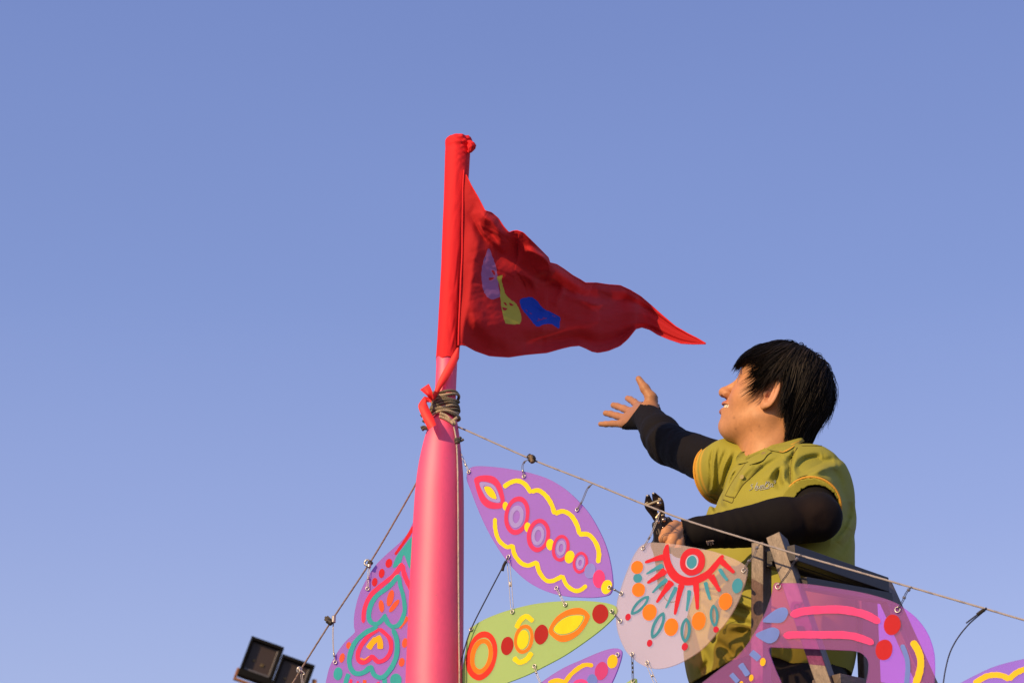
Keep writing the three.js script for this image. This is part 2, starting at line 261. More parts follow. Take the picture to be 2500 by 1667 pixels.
  for (let j = 0; j <= NT; j++) P.push(Array.from({ length: NS + 1 }, (_, i) => {
    const u = Math.pow(i / NS, 1.15), t = j / NT, a = at(topE, u), b = at(botE, u), as = at(topS, u)[1], bs = at(botS, u)[1], ds = Math.min(1, Math.max(0, (1 - u) * 14)), y = lerp(lerp(a[1], as, ds), lerp(b[1], bs, ds), t) + ds * ((a[1] - as) * Math.exp(-t * 9) + (b[1] - bs) * Math.exp(-(1 - t) * 9)), x = lerp(a[0], b[0], t), w = Math.exp(-u * 22);
    return [x + w * (hx(y) - lerp(topE[0][0], botE[0][0], t)), y];
  }));
  // how steeply the cloth runs away from the camera (metres per metre across), from the folds the wind makes
  const G = (x, y, cx, cy, rx, ry, rot = 0) => { const c = Math.cos(rot), s = Math.sin(rot), dx = x - cx, dy = y - cy, a = (dx * c + dy * s) / rx, b = (-dx * s + dy * c) / ry; return Math.exp(-a * a - b * b); };
  const litEdge = spline([[200, 330], [300, 350], [440, 378], [520, 352], [600, 345], [700, 320], [800, 305], [880, 296], [960, 282], [1040, 268], [1130, 262]].map(([y, x]) => [y, x]), 6), litX = (y) => { let i = 1; while (i < litEdge.length - 1 && litEdge[i][0] < y) i++; const t = clamp((y - litEdge[i - 1][0]) / (litEdge[i][0] - litEdge[i - 1][0]), 0, 1); return lerp(litEdge[i - 1][1], litEdge[i][1], t); };
  const tipX = (y) => lerp(1152, 1238, (y - 875) / 185);
  const slope = (x, y) => {
    let s = 1.18 + .30 * fbm(x * .006, y * .004, 2.5, 3);
    const lit = 1 - smooth(-10, 16, x - litX(y)); s = lerp(s, -.35 + .5 * Math.sin(x * .06 + y * .021) * .5, lit);
    s += 1.5 * G(x, y, 335, 520, 22, 60, -.45) * lit;                                   // fold shadow inside the lit strip
    s -= 2.2 * G(x, y, 352, 530, 8, 45, -.5) ;
    s -= 1.9 * G(x, y, 552, 556, 34, 13, .6) + 1.6 * G(x, y, 860, 786, 26, 9, .6) + 2.1 * G(x, y, 915, 822, 40, 26, .2); // small lit turns along the top edge
    const fold = (cx, cy, rx, ry, rot, k) => k * G(x, y, cx, cy, rx, ry, rot);
    s += fold(560, 610, 50, 60, .5, -.30) + fold(520, 760, 34, 110, .25, -.35) + fold(640, 865, 85, 34, .5, -.35) + fold(800, 860, 40, 90, .3, -.30) + fold(620, 705, 80, 26, .75, -.3);
    s += fold(690, 770, 70, 22, .25, 1.6) + fold(590, 690, 60, 14, -.5, 1.3) + fold(660, 640, 70, 14, .8, 1.3) + fold(765, 750, 60, 16, .75, 1.2) + fold(940, 925, 50, 26, -.4, .7) + fold(860, 1060, 150, 50, -.2, .8) + fold(640, 1100, 160, 40, -.05, .7) + fold(500, 960, 60, 120, .1, .5);
    s += fold(455, 560, 26, 110, .1, .6) + fold(425, 1010, 50, 170, -.25, -.5) + fold(330, 900, 32, 170, -.15, -.5) + fold(385, 620, 18, 150, .03, -.5) + fold(880, 980, 36, 70, .5, -.4);
    // the curl before the tip
    const e = tipX(y);
    s += -2.3 * G(x, y, 1100, 880, 26, 60, .35);
    const wd = lerp(14, 88, clamp((y - 875) / 155, 0, 1)); s = lerp(s, 2.1, smooth(e - wd - 10, e - wd + 8, x) * smooth(845, 890, y));
    s = lerp(s, -.45, smooth(e - 6, e + 8, x));
    s += .30 * fbm(x * .02, y * .015, 7.7, 3);
    return s;
  };
  // folds: ridges of cloth standing towards the camera, gentle above and steep below, so that their undersides look at the dark ground
  const ridges = [
    [[[496, 590], [525, 556], [560, 552], [610, 605], [660, 650], [705, 698], [780, 745], [870, 805], [920, 825]], 74, 90, .075],
    [[[505, 770], [530, 735], [580, 725], [640, 742], [700, 752], [760, 785], [820, 835], [870, 890]], 66, 80, .042],
    [[[585, 640], [630, 655], [690, 690], [720, 715]], 16, 20, .014], [[[640, 760], [690, 745], [720, 765]], 14, 18, .012],
    [[[380, 470], [420, 500], [450, 560], [470, 620]], 22, 30, .018],
    [[[860, 870], [920, 905], [980, 895], [1050, 860], [1080, 835]], 30, 55, .026],
    [[[700, 960], [800, 960], [880, 1000], [960, 985]], 40, 60, .018],
    [[[300, 900], [340, 1000], [420, 1080], [520, 1110]], 40, 50, .016],
    [[[600, 640], [640, 660], [690, 680]], 14, 16, .009], [[[620, 790], [680, 800], [720, 780]], 14, 18, .010], [[[560, 760], [610, 790], [630, 830]], 14, 22, .010], [[[760, 800], [770, 850], [740, 900]], 16, 24, .012],
  ].map(([p, a, b, h]) => [spline(p, 6), a, b, h]);
  const relief = (x, y) => { let D = 0; for (const [s, below, above, h] of ridges) { let q = 1e9, qt = 0, sg = 1; for (let i = 1; i < s.length; i++) { const [ax, ay] = s[i - 1], dx = s[i][0] - ax, dy = s[i][1] - ay, t = clamp(((x - ax) * dx + (y - ay) * dy) / (dx * dx + dy * dy || 1), 0, 1), ex = x - ax - dx * t, ey = y - ay - dy * t, e = ex * ex + ey * ey; if (e < q) { q = e; qt = (i - 1 + t) / (s.length - 1); sg = ey - ex * .5 * Math.sign(dx || 1); } } const w = lerp(above, below, smooth(-8, 8, sg)); D -= h * Math.exp(-q / (w * w)) * Math.pow(Math.sin(Math.PI * clamp(.1 + .8 * qt, 0, 1)), .6); } return D + .005 * fbm(x * .012, y * .016, 4.4, 3); };
  const pos = [], uv = [], idx = [];
  for (let j = 0; j <= NT; j++) {
    let d = DP - .026; const row = P[j];
    for (let i = 0; i <= NS; i++) {
      const [px, py] = R1([row[i]])[0];
      if (i) { const dx = (row[i][0] - row[i - 1][0]) / 2.0627 / pxm(py, d); d += slope((row[i][0] + row[i - 1][0]) / 2, row[i][1]) * dx; }
      row[i][2] = d;
    }
  }
  // keep neighbouring rows together: low-pass the depth down the cloth
  for (let pass = 0; pass < 6; pass++) for (let i = 0; i <= NS; i++) { let prev = P[0][i][2]; for (let j = 1; j < NT; j++) { const c = P[j][i][2]; P[j][i][2] = .25 * prev + .5 * c + .25 * P[j + 1][i][2]; prev = c; } }
  const tall = []; // the pennant hangs upright: within a column of cloth the depth may only vary as much as the column is tall
  for (let i = 0; i <= NS; i++) {
    let mean = 0; for (let j = 0; j <= NT; j++) mean += P[j][i][2] / (NT + 1);
    const hgt = tall[i] = Math.max(.002, (P[NT][i][1] - P[0][i][1]) / 2.0627 / 1150); let top = 0, sj = 0, sjd = 0; const r = P.map((w, j) => w[i][2] - mean);
    r.forEach((d, j) => { const c = j - NT / 2; sj += c * c; sjd += c * d; }); const m = sjd / sj; r.forEach((d, j) => { r[j] -= .9 * m * (j - NT / 2); });
    for (let pass = 0; pass < 40; pass++) { let prev = r[0]; for (let j = 1; j < NT; j++) { const c = r[j]; r[j] = .25 * prev + .5 * c + .25 * r[j + 1]; prev = c; } }
    r.forEach((d) => { top = Math.max(top, Math.abs(d)); }); const k = Math.min(1, .16 * hgt / (top || 1)), w = smooth(45, 110, i);
    for (let j = 0; j <= NT; j++) P[j][i][2] = lerp(P[j][i][2], mean + r[j] * k, w);
  }
  for (const row of P) row.forEach((q, i) => { q[2] += 1.0 * relief(q[0], q[1]) * smooth(270, 330, q[0]) * smooth(1180, 1040, q[0]) * Math.min(1, tall[i] / .18); });
  for (let j = 0; j <= NT; j++) for (let i = 0; i <= NS; i++) { const q = P[j][i], [px, py] = R1([q])[0], p = H(px, py, q[2]); pos.push(p.x, p.y, p.z); uv.push(i / NS, j / NT); }
  for (let j = 0; j < NT; j++) for (let i = 0; i < NS; i++) { const a = j * (NS + 1) + i, b = a + 1, c = a + NS + 1, d = c + 1; idx.push(a, c, b, b, c, d); }
  const g = new THREE.BufferGeometry(); g.setAttribute('position', new THREE.Float32BufferAttribute(pos, 3)); g.setAttribute('uv', new THREE.Float32BufferAttribute(uv, 2)); g.setIndex(idx); g.computeVertexNormals();
  // print, laid out on the cloth's own hoist-to-tip and top-to-bottom measure
  const W = 2048, Hh = 1024, cv = document.createElement('canvas'); cv.width = W; cv.height = Hh; const k = cv.getContext('2d');
  const st = ([x, y]) => { let best = 1e9, bi = 0, bj = 0; for (let i = 0; i <= NS; i += 1) { if (Math.abs(P[60][i][0] - x) > 60) continue; for (let j = 0; j <= NT; j += 1) { const q = P[j][i], e = (q[0] - x) ** 2 + (q[1] - y) ** 2; if (e < best) { best = e; bi = i; bj = j; } } } return [bi / NS * W, bj / NT * Hh]; };
  const fill = (pts, c) => { const s = spline(pts, 5, true).map(st); k.fillStyle = c; k.beginPath(); s.forEach(([x, y], i) => i ? k.lineTo(x, y) : k.moveTo(x, y)); k.fill(); };
  const RED = '#e82a2e';
  k.fillStyle = RED; k.fillRect(0, 0, W, Hh);
  for (let i = 0; i < 5200; i++) { const x = hash3(i, 1, 1) * W, y = hash3(i, 2, 1) * Hh; k.fillStyle = i % 2 ? 'rgba(255,60,50,.05)' : 'rgba(170,0,10,.05)'; k.fillRect(x, y, 2 + 30 * hash3(i, 3, 1), 1.5); }
  fill([[400, 632], [384, 662], [368, 710], [361, 765], [366, 820], [380, 862], [405, 886], [432, 886], [455, 872], [450, 830], [443, 770], [434, 722], [420, 680]], '#cf86bc');
  fill([[413, 742], [424, 744], [430, 768], [418, 756]], RED); fill([[402, 778], [426, 780], [410, 792], [400, 790]], RED);
  fill([[440, 780], [452, 770], [468, 768], [464, 796], [472, 826], [482, 862], [510, 890], [540, 915], [556, 950], [564, 982], [560, 1002], [548, 1014], [500, 1012], [482, 1004], [466, 950], [458, 890], [455, 830]], '#e6d850');
  fill([[472, 902], [482, 904], [492, 922], [478, 914]], RED); fill([[502, 906], [520, 914], [524, 920], [508, 920]], RED); fill([[468, 928], [490, 932], [486, 942], [470, 940]], RED);
  fill([[555, 905], [566, 884], [608, 877], [640, 894], [672, 932], [720, 956], [757, 978], [758, 1000], [754, 1034], [736, 1026], [712, 1013], [680, 1014], [645, 1026], [626, 1012], [600, 980], [572, 946]], '#1f52d8');
  for (const [a, b] of [[[640, 996], [690, 984]], [[648, 984], [656, 988]], [[672, 980], [684, 984]], [[720, 970], [736, 976]], [[584, 938], [594, 948]], [[604, 956], [616, 964]]]) { const p = st(a), q = st(b); k.strokeStyle = RED; k.lineWidth = 5; k.beginPath(); k.moveTo(...p); k.lineTo(...q); k.stroke(); }
  const tx = new THREE.CanvasTexture(cv); tx.colorSpace = THREE.SRGBColorSpace; tx.flipY = false;
  const m = phys(C(.70, .68, .70), .8, { map: tx, transmission: .24, specularIntensity: .4, bumpMap: rep(weaveTex, 60, 40), bumpScale: .0003 });
  add('printed_cloth', g, m, FLAG);
  // stitched hem along the hoist and along both free edges
  const seam = (f, r) => tube(f, r, 5);
  add('hem', mergeGeometries([seam(P.map((r) => { const q = r[2], s = R1([q])[0]; return H(s[0], s[1], q[2] - .002); }), .0022), seam(P[NT].filter((_, i) => i % 3 === 0).map((q) => { const s = R1([q])[0]; return H(s[0], s[1], q[2]); }), .0015), seam(P[0].filter((_, i) => i % 3 === 0 && i > 8).map((q) => { const s = R1([q])[0]; return H(s[0], s[1], q[2]); }), .0015)]), M.flag, FLAG);
  // tie ribbon: from the hoist's foot round to a bow on the left of the pole
  const strip = (L, Rr, dep, n = 40, dish = .003) => { const a = resample(spline(R7(L), 8), n), b = resample(spline(R7(Rr), 8), n); return gridMesh(a.map((p, i) => Array.from({ length: 9 }, (_, q) => { const t = q / 8, x = lerp(p[0], b[i][0], t), y = lerp(p[1], b[i][1], t); return H(x, y, dep(i / (n - 1), t) + dish * (1 - 4 * (t - .5) ** 2)); }))); };
  const inFront = (y) => DP - poleR(y) - .004;
  add('tie_ribbon', mergeGeometries([
    strip([[512, 90], [440, 210], [360, 350], [310, 450], [268, 560], [228, 660]], [[545, 75], [535, 190], [480, 320], [420, 425], [340, 540], [276, 655]], (t) => DP - .024 - .008 * Math.sin(t * 3), 44, -.003),
    strip([[112, 542], [150, 575], [190, 610], [228, 655]], [[207, 478], [225, 510], [245, 560], [262, 640]], (t, q) => DP - .034 - .012 * Math.sin(t * 3.1) - .012 * q, 24, .008),
    strip([[160, 614], [118, 668], [93, 728], [130, 830], [165, 905], [203, 978]], [[190, 690], [186, 694], [194, 706], [230, 790], [262, 850], [290, 928]], (t, q) => DP - .040 - .02 * t - .006 * q, 40, -.004),
    strip([[155, 616], [170, 640], [185, 680]], [[235, 628], [240, 650], [235, 680]], (t) => DP - .030 - .008 * t, 12),
  ]), M.ribbon, FLAG);
}
// ------------------------------------------------------------------ ropes
const PA = H(1107, 1036, DP), PB = H(2500, 1512, 3.56), RD = V(PB.x - PA.x, 0, PB.z - PA.z).normalize(), RN = V(-RD.z, 0, RD.x);  // upright plane in which rope and right-hand wing hang
if (RN.dot(EYE.clone().sub(PA)) < 0) RN.negate();
const onPlane = (o, n, px, py, off = 0) => { const r = ray(px, py), t = (o.clone().sub(EYE).dot(n) + off) / r.dot(n); return EYE.clone().addScaledVector(r, t); };
const RW = (px, py, off = 0) => onPlane(PA, RN, px, py, off);
const LD = V(-.985, 0, -.17).normalize(), LN = V(-LD.z, 0, LD.x); const PL = H(1040, 1140, DP + .02); if (LN.dot(EYE.clone().sub(PL)) < 0) LN.negate();
const LW = (px, py, off = 0) => onPlane(PL, LN, px, py, off);
{
  const pts = [[1106, 1037], [1140, 1051], [1205, 1080], [1298, 1121], [1448, 1180], [1560, 1226], [1670, 1268], [1853, 1325], [1956, 1356], [2120, 1403], [2227, 1434], [2411, 1487], [2500, 1513], [2640, 1548]].map(([x, y]) => RW(x, y));
  tag(add('rope', twisted(pts, .0019, .009), M.ropeGrey, null, pts[0].clone()), 'long pale rope running from the pole down to the right across the worker', 'rope');
  const pl = [[1046, 1120], [1016.6, 1178], [960, 1278], [904.5, 1371], [815, 1506], [738, 1628], [700, 1692], [640, 1790]].map(([x, y]) => LW(x, y));
  tag(add('rope', twisted(pl, .0019, .010), std(C(.26, .195, .17), .8), null, pl[0].clone()), 'brown rope slanting down to the left from the pole past the floodlights', 'rope');
  // coil round the pole's neck
  const t = base('rope_coil', 'coil of dark and cream rope wound round the neck of the pink pole', 'rope coil', poleC(1000));
  const r = rng(5);
  [[612, -.10, 0], [634, -.18, 1], [652, .22, 0], [676, -.14, 0], [700, -.05, 1], [722, -.16, 0], [742, -.10, 0], [764, -.20, 1], [786, -.12, 0], [806, -.16, 1], [832, .0, 0], [846, -.22, 1]].forEach(([zy, tilt, tan], i) => {
    const py = 830 + zy / 4.479, c = poleC(py), R0 = poleR(py) + .0035 + .0035 * r(), pts = [];
    for (let k = 0; k <= 60; k++) { const a = k / 60 * 2 * Math.PI * 1.02 + i; pts.push(V(c.x + Math.cos(a) * R0, c.y - tilt * .022 * Math.cos(a) * 1.0 - .012 * Math.sin(a) * 0 + .004 * Math.sin(2 * a + i) - .004 * (Math.cos(a)), c.z + Math.sin(a) * R0)); }
    add('rope_turn', twisted(pts, .0031, .011), tan ? M.ropeTan : std(C(.16, .13, .085), .8), t);
  });
  const kn = R7([[330, 835], [400, 865], [450, 893], [478, 915]]).map(([x, y]) => H(x, y, DP - poleR(y) - .006)), kb = R7([[335, 800], [400, 830], [452, 880], [480, 905]]).map(([x, y]) => H(x, y, DP - poleR(y) - .008));
  add('rope_turn', mergeGeometries([twisted(kn, .0034, .012), twisted(kb, .0034, .012)]), M.ropeTan, t);
  const K = R7([[455, 905], [480, 880], [505, 860], [520, 850]]).map(([x, y]) => H(x, y, DP - .036));
  add('knot', mergeGeometries([twisted(K, .0036, .012), twisted(R7([[462, 890], [470, 912], [484, 925], [496, 905], [480, 893]]).map(([x, y], i) => H(x, y, DP - .036 - .004 * (i % 2))), .003, .011)]), M.ropeTan, t);
  for (const e of [[[190, 965], [150, 950], [122, 962]], [[195, 970], [160, 968], [135, 985]], [[170, 900], [155, 880], [150, 895]], [[140, 832], [128, 828], [122, 832]]]) add('rope_end', tube(curve(R7(e).map(([x, y]) => H(x, y, DP - .02)), 10), .0032, 7), M.ropeDark, t);
  // pale cord hanging along the pole's right edge
  const cd = [[1108, 1042], [1112, 1062], [1115.5, 1098], [1117, 1140], [1118, 1200], [1119.3, 1417], [1120.5, 1560], [1121.5, 1680]].map(([x, y]) => H(x, y, DP - Math.sqrt(Math.max(0, poleR(Math.min(y, 1667)) ** 2 - ((x - poleAt(Math.min(y, 1667))[0]) / pxm(y, DP)) ** 2)) - .006));
  cd.push(V(cd[7].x, 1.2, cd[7].z)); tag(add('cord', twisted(cd, .0017, .009), M.cord, null, cd[0].clone()), 'thin pale cord hanging straight down along the right edge of the pink pole', 'cord');
}
// ------------------------------------------------------------------ painted acrylic sheets
const wobble = rng(77);
function blob(cx, cy, rx, ry, rot = 0, n = 40) { const a = rot * Math.PI / 180, k = wobble() * 9; return Array.from({ length: n }, (_, i) => { const t = i / n * 2 * Math.PI, w = 1 + .035 * noise3(Math.cos(t) * 1.6 + k, Math.sin(t) * 1.6, k), x = Math.cos(t) * rx * w, y = Math.sin(t) * ry * w; return [cx + x * Math.cos(a) - y * Math.sin(a), cy + x * Math.sin(a) + y * Math.cos(a)]; }); }
function strokePoly(pts, w0, w1 = w0, closed = false) { // brush stroke with rounded ends
  const s = resample(spline(pts, 14, closed), 64), L = [], R = [], n = s.length, k = wobble() * 50;
  for (let i = 0; i < n; i++) {
    const a = s[Math.max(0, i - 1)], b = s[Math.min(n - 1, i + 1)], l = Math.hypot(b[0] - a[0], b[1] - a[1]) || 1, t = i / (n - 1), end = Math.sqrt(Math.max(.0, 1 - Math.pow(Math.max(0, 1 - Math.min(t, 1 - t) * 16), 2)));
    const w = lerp(w0, w1, t) / 2 * (closed ? 1 : Math.max(.12, end)) * (1 + .10 * noise3(i * .22, k, 1)), nx = -(b[1] - a[1]) / l, ny = (b[0] - a[0]) / l, j = .05 * w * noise3(i * .6, k, 9);
    L.push([s[i][0] + nx * (w + j), s[i][1] + ny * (w + j)]); R.push([s[i][0] - nx * (w - j), s[i][1] - ny * (w - j)]);
  }
  return [L, R];
}
const streakTex = rep(tile(256, (x, y) => .80 + .20 * (.45 * per(x, y, 8, 51) + .35 * per(x * 4 % 1, y, 64, 52) + .2 * per(x, y, 128, 53))), 9, 4), smudgeTex = rep(tile(256, (x, y) => .93 + .07 * (.6 * per(x, y, 4, 61) + .25 * per(x, y, 16, 62) + .15 * per(x, y, 128, 63))), 2.2, 2.2);
const paintMats = {};
const paint = (c) => paintMats[c] ??= phys(hex(c).multiplyScalar(.93), .62, { specularIntensity: .35, map: streakTex, bumpMap: rep(brushTex, 14, 5), bumpScale: .0003 });
function sheet(name, label, o, n, map, outline, mat, thick = .003, group = 'painted sheets hung from the ropes') {
  const u = V(-n.z, 0, n.x).normalize(); if (u.x < 0) u.negate(); const v = n.clone().cross(u).normalize(); if (v.y < 0) v.negate();
  const pts = spline(map(outline), 5, true).map(([x, y]) => onPlane(o, n, x, y)), c0 = pts.reduce((s, p) => s.add(p), V(0, 0, 0)).multiplyScalar(1 / pts.length);
  const t = base(name, label, 'painted sheet', c0, group);
  const to2 = (p) => { const q = p.clone().sub(c0); return new THREE.Vector2(q.dot(u), q.dot(v)); };
  const B = new THREE.Matrix4().makeBasis(u, v, u.clone().cross(v)), front = u.clone().cross(v).dot(n) > 0 ? 1 : -1;
  const put = (part, geo, mat) => { geo.applyMatrix4(B); geo.translate(c0.x, c0.y, c0.z); return add(part, geo, mat, t); };
  const slab = (shape, z0, h, bevel) => { const g = new THREE.ExtrudeGeometry(shape, { depth: h, bevelEnabled: !!bevel, bevelThickness: bevel || 0, bevelSize: bevel || 0, bevelSegments: 2, curveSegments: 6 }); g.translate(0, 0, front > 0 ? z0 : -z0 - h); return g; };
  const px2 = (p) => map([p]).map(([x, y]) => to2(onPlane(o, n, x, y)))[0];
  const shapeOf = (poly) => new THREE.Shape(poly.map(px2));
  put('acrylic_pane', slab(new THREE.Shape(pts.map(to2)), -thick - .0004, thick, .0004), mat);
  let lvl = 0;
  const api = {
    t, to2, u, v, n,
    fill(part, poly, color, hole, level = 1) { const s = shapeOf(poly); if (hole) s.holes.push(new THREE.Path(hole.map(px2))); put(part, slab(s, .0002 + .0003 * (level - 1) + .000012 * (lvl++ % 20), .0002), paint(color)); return api; },
    dot(cx, cy, rx, ry, color, rot = 0, level = 1, part = 'painted_dot') { return api.fill(part, blob(cx, cy, rx, ry, rot), color, null, level); },
    ring(cx, cy, rx, ry, hx, hy, color, rot = 0, level = 1) { return api.fill('painted_ring', blob(cx, cy, rx, ry, rot), color, blob(cx, cy, hx, hy, rot), level); },
    stroke(p, w, color, w1, closed = false, level = 1) { const [L, R] = strokePoly(closed ? [...p, p[0]] : p, w, w1 ?? w, false); return api.fill('painted_stroke', [...L, ...R.reverse()], color, null, level); },
    eyelet(x, y, r = .0034) { const [p] = map([[x, y]]), c = onPlane(o, n, p[0], p[1], .002), g = new THREE.TorusGeometry(r, .0012, 8, 20); g.applyMatrix4(B); g.translate(c.x, c.y, c.z); add('eyelet', g, M.steel, t); return api; },
  };
  return api;
}
const acrylic = (c, tr, rough = .02) => phys(c, .22, { transmission: tr, thickness: 0, ior: 1.3, roughness: .12, map: smudgeTex });
const PINK = '#e23a70', PERI = '#a99be8', YEL = '#ffe01c', TEAL = '#34b4bc', RED = '#dc1e34', ORA = '#ff8320', CRIM = '#cf1a3c';
// big purple leaf
{
  const s = sheet('painted_leaf_panel', 'big purple leaf panel with pink rings and yellow scallops, right of the pole top', PA, RN, R3, [[105, 220], [116, 180], [145, 159], [200, 155], [300, 162], [400, 176], [520, 200], [640, 240], [740, 300], [830, 380], [900, 460], [960, 560], [1010, 670], [1040, 780], [1055, 880], [1056, 945], [1042, 984], [1010, 1000], [930, 1010], [840, 1008], [740, 1000], [640, 975], [550, 935], [470, 880], [390, 800], [310, 690], [240, 570], [180, 440], [130, 310], [109, 255]], acrylic(C(.64, .355, .86), .60));
  s.fill('painted_ring', spline([[155, 238], [185, 219], [240, 214], [288, 226], [325, 268], [345, 328], [353, 380], [340, 424], [290, 434], [240, 425], [200, 390], [175, 330], [160, 275]], 5, true), PINK, spline([[188, 262], [240, 258], [288, 282], [315, 335], [327, 390], [285, 392], [243, 373], [213, 330]], 5, true))
    .fill('painted_ring', spline([[190, 265], [240, 262], [285, 285], [312, 335], [323, 386], [285, 388], [245, 370], [215, 330]], 5, true), PERI, spline([[214, 287], [255, 284], [290, 314], [305, 368], [270, 366], [234, 335]], 5, true))
    .fill('painted_dot', spline([[220, 292], [255, 289], [285, 320], [300, 367], [268, 362], [238, 335]], 5, true), YEL)
    .dot(358, 415, 18, 28, YEL).ring(434, 477, 82, 126, 56, 94, PINK, 8).ring(430, 484, 48, 73, 23, 42, PERI, 8).dot(503, 553, 21, 32, YEL)
    .ring(575, 605, 77, 110, 50, 80, PINK, 8).ring(571, 608, 41, 63, 21, 39, PERI, 8).dot(651, 666, 26, 37, YEL).ring(720, 690, 58, 88, 38, 66, PINK, 8).ring(722, 689, 30, 50, 14, 28, PERI, 8).dot(778, 747, 31, 42, YEL, 15)
    .ring(848, 783, 50, 71, 33, 52, PINK, 8).ring(847, 785, 26, 41, 11, 21, PERI, 8).dot(911, 838, 36, 50, '#8d8fe6', 12).dot(970, 890, 40, 59, '#ee3f88').dot(1020, 943, 34, 48, YEL, 20);
  for (const p of [[[345, 293], [390, 262], [440, 251], [490, 276], [526, 332]], [[526, 325], [570, 312], [620, 345], [660, 405], [680, 470]], [[678, 466], [735, 449], [790, 480], [828, 545], [842, 602]], [[836, 600], [900, 601], [945, 650], [968, 715], [962, 788]]]) s.stroke(p, 30, YEL);
  for (const p of [[[290, 492], [293, 570], [318, 640], [370, 682], [408, 668]], [[404, 664], [418, 730], [460, 785], [510, 802], [568, 777]], [[562, 775], [578, 840], [620, 897], [670, 902], [733, 868]], [[730, 866], [758, 930], [810, 966], [850, 962], [890, 930]]]) s.stroke(p, 28, YEL);
  s.eyelet(118, 192).eyelet(478, 220).eyelet(826, 438).eyelet(377, 745).eyelet(691, 950).eyelet(1038, 945);
}
{ // lime leaf
  const s = sheet('painted_leaf_panel', 'lime green leaf panel with orange and red rings below the big purple leaf', PA, RN, R3, [[108, 1295], [122, 1235], [160, 1190], [230, 1150], [330, 1110], [440, 1078], [560, 1052], [700, 1037], [850, 1033], [980, 1042], [1060, 1060], [1085, 1085], [1082, 1110], [1060, 1145], [980, 1220], [860, 1310], [740, 1390], [620, 1455], [500, 1515], [360, 1570], [220, 1622], [130, 1650], [80, 1640], [68, 1568], [84, 1440]], acrylic(C(.60, .79, .32), .50));
  s.ring(202, 1392, 100, 162, 73, 122, '#e8382c', 12).ring(202, 1394, 72, 118, 44, 86, ORA, 12).dot(370, 1327, 40, 61, '#b01c1e', 10).ring(478, 1283, 62, 96, 42, 72, ORA, 10).dot(472, 1286, 37, 63, YEL, 10).stroke([[430, 1212], [455, 1162], [495, 1134], [540, 1168]], 32, YEL).stroke([[412, 1402], [450, 1434], [500, 1412], [530, 1368]], 32, YEL)
    .dot(592, 1252, 45, 65, '#b01c1e', 10).fill('painted_ring', spline([[640, 1225], [690, 1140], [770, 1090], [850, 1080], [903, 1118], [902, 1160], [850, 1240], [780, 1290], [720, 1300], [668, 1270]], 5, true), ORA, spline([[668, 1218], [718, 1156], [790, 1124], [876, 1132], [834, 1214], [772, 1250], [710, 1256]], 5, true)).fill('painted_dot', spline([[676, 1217], [722, 1161], [790, 1131], [866, 1137], [828, 1208], [770, 1243], [712, 1248]], 5, true), YEL).dot(978, 1118, 52, 64, '#b01c1e', 10);
  s.eyelet(403, 1105).eyelet(748, 1058).eyelet(1052, 1100).eyelet(547, 1460).eyelet(133, 1218);
}
{ // small purple
  const s = sheet('painted_leaf_panel', 'purple leaf tip with blue dot at the bottom edge, under the lime leaf panel', PA, RN, R3, [[580, 1574], [720, 1480], [850, 1420], [980, 1365], [1060, 1344], [1106, 1351], [1116, 1385], [1092, 1470], [1050, 1568], [980, 1690], [800, 1760], [560, 1720], [510, 1650]], acrylic(C(.64, .355, .86), .60));
  s.stroke([[742, 1575], [780, 1520], [830, 1476], [880, 1450], [932, 1456]], 28, '#ffc81c').stroke([[640, 1572], [690, 1552], [742, 1562]], 30, '#ffc81c').dot(1057, 1428, 34, 46, '#ffc81c', 12).dot(985, 1490, 42, 60, '#cc3f86', 12).dot(925, 1552, 34, 42, '#6f86e0').ring(850, 1595, 56, 52, 34, 30, '#e0489a').eyelet(1090, 1384);
}
